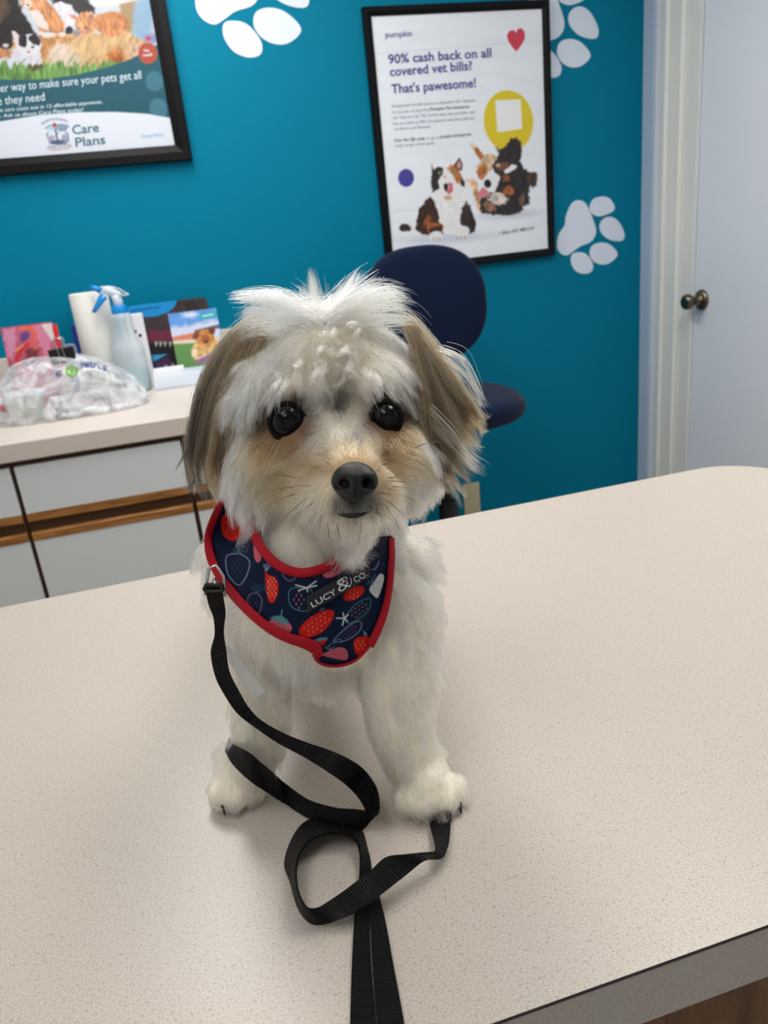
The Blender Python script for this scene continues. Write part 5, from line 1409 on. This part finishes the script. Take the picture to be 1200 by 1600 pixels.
def strawberry_print(U, V):
    p = Paint(U, V, (13, 25, 52)); p.C *= (1+p.tex(.05, 2, 2, 3))[:, None]
    RED, PK, OUT, TEAL, WHT = (204, 32, 24), (196, 94, 110), (136, 154, 182), (82, 138, 146), (208, 212, 212)
    def seeds(pts, col, ang=90, l=1.6, w=1.1):
        a = math.radians(ang)
        for x, y in pts: p.line([(x-l*math.cos(a), y-l*math.sin(a)), (x+l*math.cos(a), y+l*math.sin(a))], w, col, .8)
    def fill_seeds(cx, cy, rx, ry, ang, col, step, sang, l=1.5, w=1.0):
        a = math.radians(ang); pts = []
        for j in range(-6, 7):
            for i in range(-6, 7):
                x, y = (i+.5*(j % 2))*step, j*step*.8
                if (x/rx)**2+(y/ry)**2 < .72: pts.append((cx+x*math.cos(a)-y*math.sin(a), cy+x*math.sin(a)+y*math.cos(a)))
        seeds(pts, col, sang, l, w)
    def loop(pts, w, col): L_ = [tuple(q) for q in smooth_loop(pts, 5)]; p.line(L_+[L_[0]], w, col)
    # big red berry high on the shoulder
    p.poly([tuple(q) for q in smooth_loop([(346, 812), (352, 803), (366, 801), (382, 806), (391, 820), (388, 832), (377, 842), (362, 845), (350, 838), (346, 826)], 4)], RED, 1); fill_seeds(368, 824, 20, 19, 0, (236, 130, 110), 9, 80)
    # outlined berry with leaf loops
    loop([(353, 872), (360, 866), (376, 866), (388, 874), (390, 884), (384, 902), (374, 914), (364, 908), (355, 894)], 1.5, OUT); fill_seeds(371, 888, 15, 19, 0, (60, 84, 120), 8, 80)
    for a in (-60, -25, 5, 35, 65): x, y = 373+13*math.sin(math.radians(a))*.8, 866-15*math.cos(math.radians(a)); loop([(373, 866), ((373+x)/2-2, (866+y)/2), (x, y), ((373+x)/2+2, (866+y)/2)], .9, (64, 104, 122))
    # tall pink berry beside the neck band
    p.poly([tuple(q) for q in smooth_loop([(398, 838), (405, 836), (407, 858), (408, 872), (404, 879), (398, 874), (396, 858)], 4)], PK, 1); seeds([(401, 846), (402, 858), (404, 868)], (170, 50, 60), 80)
    # slim red drop berry
    p.poly([tuple(q) for q in smooth_loop([(414, 891), (418, 897), (430, 903), (435, 915), (433, 931), (426, 942), (419, 938), (416, 922)], 4)], RED, 1); fill_seeds(425, 918, 9, 22, 0, (244, 190, 160), 6, 80); 
    for a in (-30, 5, 40): x, y = 417+9*math.sin(math.radians(a)), 891-11*math.cos(math.radians(a)); loop([(416, 892), ((416+x)/2-1.5, (892+y)/2), (x, y), ((416+x)/2+1.5, (892+y)/2)], 1, OUT)
    loop([(387, 936), (392, 928), (402, 928), (409, 936), (408, 948), (404, 958), (396, 956), (389, 948)], 1.2, (150, 112, 142)); fill_seeds(398, 942, 9, 12, 0, (52, 76, 112), 7, 80)
    for a in (-50, -15, 20, 55): x, y = 403+13*math.sin(math.radians(a)), 928-18*math.cos(math.radians(a)); loop([(401, 928), ((401+x)/2-2, (928+y)/2), (x, y), ((401+x)/2+2, (928+y)/2)], .8, (52, 84, 104))
    p.line([(441, 897), (446, 905), (453, 908), (460, 905), (461, 901)], 1.2, (150, 112, 142))
    # teal outlined berry with a white bow
    loop([(451, 926), (458, 919), (472, 918), (486, 922), (488, 940), (480, 954), (464, 953), (453, 944)], 1.3, TEAL); fill_seeds(467, 937, 15, 16, 0, (190, 112, 132), 8, 100, 1.4, 1.6)
    for q in ((462, 914), (466, 923), (494, 908), (495, 915), (481, 925)): p.line([(479, 918.5), q], 2.0, WHT, .9)
    # leaning red leaf shaped berry
    p.poly([tuple(q) for q in smooth_loop([(467, 988), (472, 976), (490, 961), (508, 953), (520, 954), (522, 961), (516, 974), (504, 987), (488, 995), (474, 996)], 4)], RED, 1); fill_seeds(495, 975, 27, 16, -38, (240, 150, 128), 8, -62)
    # half berry below the label
    p.ell(553, 927, 18, 9.5, -28, RED, 1); fill_seeds(553, 929, 16, 8, -28, (240, 150, 128), 7, -62)
    # pink berry tucked under the neck band
    p.poly([tuple(q) for q in smooth_loop([(505, 897), (510, 903), (522, 901), (534, 893), (541, 880), (540, 872), (526, 878)], 4)], PK, 1); fill_seeds(523, 889, 16, 10, -35, (170, 50, 60), 6, 60, .9, 1.2)
    # pink berry with teal cap on the left edge
    p.ell(438, 978, 19, 11, 18, PK, 1); fill_seeds(437, 981, 17, 8, 18, (150, 36, 48), 7, 70, 1.0, 1.5); p.poly([(421, 966), (430, 962), (441, 962), (450, 969), (451, 977), (446, 973), (442, 978), (437, 971), (430, 972), (426, 967)], TEAL, 1); p.line([(439, 963), (441, 953)], 2, TEAL)
    # outlined long berries
    loop([(541, 967), (545, 956), (557, 943), (572, 936), (579, 936), (578, 948), (570, 960), (555, 970), (544, 974)], 1.1, TEAL); fill_seeds(561, 953, 22, 11, -38, (176, 122, 146), 7, -30)
    for q in ((526, 966), (535, 977), (536, 958), (544, 960), (543, 971)): p.line([(538, 966), q], 2.2, WHT, .9)
    loop([(521, 1003), (528, 993), (543, 979), (558, 971), (565, 974), (562, 985), (551, 995), (536, 1002)], 1.1, (150, 160, 190)); fill_seeds(545, 987, 20, 8, -36, (130, 104, 140), 6, -36, 1.6, .9); p.line([(522, 1003), (512, 1010), (508, 1012)], 1.2, TEAL); p.line([(521, 1003), (530, 998), (534, 1001)], 1.4, TEAL)
    # bottom row
    p.poly([(496, 1003), (506, 998), (511, 1000), (507, 1007), (500, 1009), (497, 1007)], RED, 1); p.poly([(491, 1000), (500, 996), (512, 996), (512, 999), (504, 1001), (498, 1003)], TEAL, 1)
    p.poly([tuple(q) for q in smooth_loop([(503, 1023), (515, 1017), (530, 1011), (540, 1014), (544, 1023), (541, 1031), (528, 1030), (514, 1027)], 4)], PK, 1); fill_seeds(528, 1022, 15, 8, -5, (170, 50, 66), 5.5, 70, .9, 1.2)
    for q in ((508, 1012), (514, 1010), (522, 1010)): p.line([(517, 1016), q], 1, OUT)
    p.poly([tuple(q) for q in smooth_loop([(553, 1001), (560, 996), (572, 994), (580, 1000), (573, 1014), (565, 1025), (557, 1022), (553, 1012)], 4)], RED, 1); fill_seeds(563, 1008, 9, 12, 0, (240, 150, 128), 7, 80); p.poly([(567, 985), (572, 988), (574, 994), (569, 993)], TEAL, 1)
    # white berry by the right binding
    p.poly([tuple(q) for q in smooth_loop([(577, 921), (584, 910), (592, 898), (598, 897), (600, 904), (596, 920), (590, 934), (583, 930)], 4)], WHT, 1); fill_seeds(589, 916, 9, 16, 20, (120, 124, 130), 6, 70, .9, 1)
    for q in ((572, 913), (575, 908), (581, 902), (586, 897)): loop([(582, 911), ((582+q[0])/2-1, (911+q[1])/2-1.4), q, ((582+q[0])/2+1, (911+q[1])/2+1.4)], .8, (64, 110, 140))
    p.line([(580, 890), (585, 890), (590, 884), (592, 877)], 1.4, OUT); p.line([(499, 953), (502, 953), (506, 950)], 1.2, OUT)
    return p.C

pt_ = Paint(hu, hv, (0, 0, 0)); sd_ = pt_.sd([tuple(q) for q in PANEL], hu, hv)
inside = sd_ < 1.2
HP = EYE+(FWD[None]+RIGHT[None]*((hu-600)/FPX)[:, None]-UP[None]*((hv-800)/FPX)[:, None])*h_t(hu, hv)[:, None]
i0 = np.arange(len(hu)); ok = inside & (hu < hu.max()) & (hv < hv.max())
q0 = i0[ok]; quads = np.stack([q0, q0+hw_, q0+hw_+1, q0+1], 1)
quads = quads[inside[np.minimum(quads, len(hu)-1)].all(1)]
used = np.unique(quads); remap = -np.ones(len(hu), int); remap[used] = np.arange(len(used))
mb = MB(); mb.v = [tuple(p) for p in HP[used]]; mb.f = [tuple(f) for f in remap[quads].tolist()]; mb.m = [0]*len(mb.f)
har = part('harness', mb, M['harness'], dog, smooth=True)
har['label'] = 'navy harness panel printed with red, pink and outlined strawberries'
set_colors(har.data, strawberry_print(hu[used], hv[used]))
sm = har.modifiers.new('thickness', 'SOLIDIFY'); sm.thickness = .002; sm.offset = -1
def band(name, px, wpx, material, lift=.001, parent=None, closed=False):
    """rounded fabric edge band following the panel"""
    px = np.array(px, float); s = np.linspace(0, len(px)-1, len(px)*5); P_ = []
    for x in s:
        i = min(int(x), len(px)-2); f = x-i; a, b, c, d = px[max(i-1, 0)], px[i], px[i+1], px[min(i+2, len(px)-1)]
        P_.append(.5*(2*b+(c-a)*f+(2*a-5*b+4*c-d)*f*f+(3*b-a-3*c+d)*f**3))
    P_ = np.array(P_); tg_ = np.gradient(P_, axis=0); nn = np.stack([tg_[:, 1], -tg_[:, 0]], 1); nn /= np.linalg.norm(nn, axis=1)[:, None]
    W = np.asarray(wpx, float); W = np.full(len(P_), W) if W.ndim == 0 else np.interp(s, np.linspace(0, len(px)-1, len(W)), W)
    prof = [(-1, -.0016), (-1, .0004), (-.75, .0013), (-.35, .0019), (0, .0021), (.35, .0019), (.75, .0013), (1, .0004), (1, -.0016)]
    vs = []
    for p, n_, w_ in zip(P_, nn, W):
        for k, h in prof: q = p+n_*k*w_/2; vs.append(hpt(q[0], q[1], h+lift))
    m_ = len(prof); fs = [(i*m_+k, i*m_+(k+1) % m_, (i+1)*m_+(k+1) % m_, (i+1)*m_+k) for i in range(len(P_)-1) for k in range(m_)]
    fs += [tuple(range(m_-1, -1, -1)), tuple(range((len(P_)-1)*m_, len(P_)*m_))]
    return part(name, MB().add(vs, fs), material, parent or har, smooth=True)
band('neck_band', [(392, 806), (396, 832), (408, 856), (428, 878), (448, 890), (470, 895), (492, 892), (516, 883), (540, 866), (562, 854)], 15, M['binding'], .0004)
band('bottom_binding', [(492, 1028), (502, 1037), (520, 1041), (540, 1038.5), (557, 1030.5), (570, 1018), (578, 1008)], 5, M['binding'], .0)
band('right_binding', [(612, 840), (612.5, 862), (611, 890), (607.5, 925), (600.5, 957), (590, 985), (578, 1010)], [9, 10, 11, 11, 12, 13, 12], M['binding'])
band('left_binding', [(347, 782), (337, 803), (327, 830), (325.5, 850), (330, 873), (342, 898), (359, 922), (379, 945), (401, 966), (426, 985), (451, 997), (474, 1004), (490, 1011), (496, 1020), (491, 1028)], [9, 11, 12, 13, 14, 14, 15, 15, 15, 15, 16, 18, 20, 17, 8], M['binding'], .0012)
# rubber name patch
lab = [(480.5, 959), (578, 902), (577, 875), (479.5, 932)]
mb = MB(); nx_, ny_ = 26, 8; vs = []
for off, ins in ((.001, 0), (.0042, 0), (.0048, .02)):
    for b in range(ny_):
        for a in range(nx_):
            s, t_ = ins+(1-2*ins)*a/(nx_-1), ins*3+(1-6*ins)*b/(ny_-1)
            q = (np.array(lab[0])*(1-s)+np.array(lab[1])*s)*(1-t_)+(np.array(lab[3])*(1-s)+np.array(lab[2])*s)*t_
            vs.append(hpt(q[0], q[1], off))
n_ = nx_*ny_; L2 = 2*n_
fs = [(L2+b*nx_+a, L2+b*nx_+a+1, L2+(b+1)*nx_+a+1, L2+(b+1)*nx_+a) for b in range(ny_-1) for a in range(nx_-1)]
rim = [a for a in range(nx_)]+[b*nx_+nx_-1 for b in range(1, ny_)]+[(ny_-1)*nx_+a for a in range(nx_-2, -1, -1)]+[b*nx_ for b in range(ny_-2, 0, -1)]
for lv in range(2):
    for k in range(len(rim)): fs.append((lv*n_+rim[k], lv*n_+rim[(k+1) % len(rim)], (lv+1)*n_+rim[(k+1) % len(rim)], (lv+1)*n_+rim[k]))
patch = part('name_patch', mb.add(vs, fs), M['rubber'], har, auto=40)
def patch_px(u, v): return hpt(u, v, .0053)
lt = MB()
text_on(lt, 'LUCY', (489, 949.5), (527, 927.5), 9.0, patch_px, .004)
text_on(lt, 'CO.', (555.5, 911), (575, 899.5), 9.0, patch_px, .004)
text_on(lt, '&', (531, 926), (549, 916), 19, patch_px, -.012)
def stroke(pts, w):
    pts = [tuple(q) for q in pts]; vs = []; fs = []
    for i, q in enumerate(pts):
        a = np.array(pts[max(i-1, 0)]); b = np.array(pts[min(i+1, len(pts)-1)]); d = b-a; n__ = np.array((-d[1], d[0]))/max(np.hypot(*d), 1e-6)
        for s in (-1, 1): r_ = np.array(q)+n__*s*w/2; vs.append(patch_px(*r_))
    fs = [(2*i, 2*i+1, 2*i+3, 2*i+2) for i in range(len(pts)-1)]; lt.add(vs, fs)
stroke(smooth_loop([(533, 914), (531, 909), (534, 904), (541, 902), (541, 907), (536, 910)], 6)[:31], 1.2)
stroke([(546, 916), (549, 911), (549, 906), (547, 903)], 1.2)
part('patch_letters', lt, M['letter_white'], patch)
# straps that close the harness round neck and trunk
gs = MB(); c0 = CH+np.array((.010, .062, .0)); vs = []
for k in range(48):
    a = 2*math.pi*k/48
    for dy, rr in ((-.011, .0655), (.011, .0655), (.011, .068), (-.011, .068)): vs.append(c0+np.array((rr*math.cos(a), dy, rr*math.sin(a))))
gs.add(vs, [(k*4+j, k*4+(j+1) % 4, ((k+1) % 48)*4+(j+1) % 4, ((k+1) % 48)*4+j) for k in range(48) for j in range(4)])
part('girth_strap', gs, M['webbing'], har)
# metal ring the leash is clipped to, at the dog's shoulder
RG = atT(334, 908, .489)
rg_ = MB(); rg_.tube([RG+RIGHT*x+UP*y+FWD*z for x, y, z in ((-.0055, -.0085, 0), (-.0035, .008, .001), (.001, .010, .003), (.006, .003, .003), (.007, -.0095, .001))], .0012, 10, closed=True)
part('leash_ring', rg_, M['steel'], har, smooth=True)
# pale film strip caught on the shoulder fur
tgx = [((352, 1012), (358, 1008)), ((358, 1035), (368, 1026)), ((374, 1058), (386, 1044)), ((398, 1092), (414, 1080))]
vs = []
for (a, b) in tgx: vs += [atT(a[0], a[1], .494), atT(b[0], b[1], .494)]
fl = part('film_strip', MB().add(vs+[np.array(p)+FWD*.0004 for p in vs], [(2*i, 2*i+1, 2*i+3, 2*i+2) for i in range(3)]+[(8+2*i+2, 8+2*i+3, 8+2*i+1, 8+2*i) for i in range(3)]), M['tagfilm'], har, smooth=True)

# ------------------------------------------------------------------ leash: one black webbing ribbon, traced edge by edge
def lp_(x, y): return 290+x/2.285, 900+y/2.285
def edge_pt(spec):
    x, y, kind, val = spec; u, v = lp_(x, y)
    if kind == 's':                           # lies over the fur of the leg or paw
        h, n, _, _ = BVH_BODY.ray_cast(Vector(EYE), Vector(ray(u, v)))
        return (EYE+ray(u, v)*(((np.array(h)-EYE)@FWD)-val)) if h is not None else atZ(u, v, TZ+.012)
    return atT(u, v, val) if kind == 't' else atZ(u, v, TZ+val)
def ribbon(rows, per=10, th=.0013):
    A = np.array([edge_pt(r[0]) for r in rows]); B = np.array([edge_pt(r[1]) for r in rows])
    def cr(P):
        o = []; n = len(P)
        for i in range(n-1):
            a, b, c, d = P[max(i-1, 0)], P[i], P[i+1], P[min(i+2, n-1)]
            for j in range(per):
                f = j/per; o.append(.5*(2*b+(c-a)*f+(2*a-5*b+4*c-d)*f*f+(3*b-a-3*c+d)*f**3))
        o.append(P[-1]); return np.array(o)
    A, B = cr(A), cr(B)
    # keep the webbing one width all along
    C_ = (A+B)/2; W = np.linalg.norm(B-A, axis=1)
    return A, B, th
def add_ribbon(mb, uvs, A, B, th):
    n = len(A); C_ = (A+B)/2; tg_ = np.gradient(C_, axis=0); nr = unit(np.cross(tg_, B-A))
    s = np.concatenate([[0], np.cumsum(np.linalg.norm(np.diff(C_, axis=0), axis=1))])
    b0 = len(mb.v); vs = []
    for i in range(n):
        h = nr[i]*th/2; vs += [A[i]-h, B[i]-h, B[i]+h, A[i]+h]
    fs = [(4*i+k, 4*i+(k+1) % 4, 4*i+4+(k+1) % 4, 4*i+4+k) for i in range(n-1) for k in range(4)]+[(3, 2, 1, 0), (4*n-4, 4*n-3, 4*n-2, 4*n-1)]
    mb.add(vs, fs)
    for i in range(n):
        for k in range(4): uvs.append((s[i]/.0017*6.2832/(2*math.pi)/3.18, (0, 1, 1, 0)[k]))
def T_(a, b, t1, t2=None): return ((*a, 't', t1), (*b, 't', t1 if t2 is None else t2))
def S_(a, b, d): return ((*a, 's', d), (*b, 's', d))
def Z_(a, b, z1, z2=None): return ((*a, 'z', z1), (*b, 'z', z1 if z2 is None else z2))
main = [T_((70, 40), (132, 38), .4865), T_((82, 100), (136, 85), .485), T_((100, 150), (142, 130), .484), T_((104, 210), (136, 200), .482), T_((90, 275), (145, 262), .480, .481), T_((108, 365), (157, 340), .480, .482), T_((148, 440), (192, 412), .481, .483),
        T_((186, 492), (226, 470), .481, .484), T_((248, 540), (272, 518), .480, .484), T_((330, 597), (352, 562), .479, .482), T_((420, 645), (442, 598), .477, .481), T_((500, 695), (540, 632), .476, .480),
        Z_((568, 742), (628, 683), .026, .034), Z_((618, 792), (676, 745), .021, .030), Z_((645, 838), (690, 800), .016, .026), Z_((655, 872), (686, 850), .009, .021), Z_((640, 900), (655, 842), .003, .016), Z_((600, 912), (606, 833), .002, .015), Z_((530, 905), (530, 826), .002, .014),
        Z_((440, 864), (430, 795), .002, .014), Z_((350, 810), (330, 720), .006, .018), S_((250, 745), (250, 650), .015), S_((178, 680), (200, 618), .015), S_((148, 635), (165, 596), .013), Z_((146, 612), (158, 580), .008, .022), Z_((190, 610), (198, 582), .002, .016)]
loop2 = [Z_((865, 846), (945, 850), .002), Z_((872, 890), (945, 905), .003, .004), Z_((890, 962), (938, 960), .010, .008), Z_((884, 985), (915, 1005), .016, .009), Z_((830, 992), (852, 1014), .020, .010), Z_((720, 1002), (792, 1064), .024, .015), Z_((660, 1052), (705, 1132), .020, .013), Z_((560, 1130), (612, 1196), .012, .010), Z_((480, 1180), (540, 1230), .012, .006),
         Z_((440, 1188), (478, 1243), .015, .001), Z_((418, 1165), (440, 1232), .017, .001), Z_((400, 1120), (402, 1182), .018, .001), Z_((394, 1060), (375, 1092), .017, .001), Z_((402, 1005), (355, 1028), .016, .001), Z_((430, 958), (376, 950), .015, .001), Z_((470, 930), (420, 885), .014, .002), Z_((520, 918), (490, 862), .013, .003), Z_((572, 922), (570, 868), .012, .003),
         Z_((605, 938), (622, 898), .010, .002), Z_((622, 985), (648, 975), .008, .001), Z_((622, 1050), (662, 1045), .006, .002), Z_((612, 1120), (662, 1120), .003, .003), Z_((605, 1190), (658, 1190), .002, .002), Z_((600, 1270), (656, 1270), .0016), Z_((594, 1400), (662, 1400), .0016), Z_((589, 1560), (676, 1560), .0016), Z_((586, 1690), (684, 1690), .0022), Z_((585, 1716), (688, 1716), -.004), Z_((585, 1735), (690, 1735), -.05)]
tail = [Z_((640, 1075), (676, 1070), .0036, .0036), Z_((655, 1150), (692, 1140), .0030), Z_((660, 1250), (716, 1245), .0026), Z_((668, 1400), (744, 1400), .0026), Z_((680, 1560), (774, 1560), .0026), Z_((692, 1690), (795, 1690), .003), Z_((696, 1716), (800, 1716), -.0035), Z_((698, 1735), (804, 1735), -.05)]
mb = MB(); uvs = []
for rows in (main, loop2, tail):
    A, B, th = ribbon(rows); add_ribbon(mb, uvs, A, B, th)
    if rows is not main: pass
ls_ = empty('dog_leash', tuple(atZ(540, 1250, TZ)), 'black webbing leash looped on the table in front of the dog', 'leash')
lo = part('webbing', mb, M['webbing'], ls_, auto=30)
uvl = lo.data.uv_layers.new(name='UVMap'); li = np.empty(len(lo.data.loops), np.int32); lo.data.loops.foreach_get('vertex_index', li)
uvl.data.foreach_set('uv', np.array(uvs)[li].astype(np.float32).ravel())
# clip end sewn to the leash
hook = MB(); p0 = atT(*lp_(100, 42), .4862)
hook.tube([p0+RIGHT*x+UP*y for x, y in ((-.0056, -.001), (-.0048, .0014), (.0, .0018), (.0048, .0014), (.0058, -.001), (.0045, -.0022), (0, -.0026), (-.0045, -.0022))], .0017, 8, closed=True)
part('leash_end_loop', hook, M['black_plastic'], ls_, smooth=True)
sn = MB().tube([p0+UP*.002, atT(*lp_(112, 28), .487), atT(*lp_(104, 12), .488), RG-UP*.004], .0016, 8)
part('snap_hook', sn, M['steel'], ls_, smooth=True)
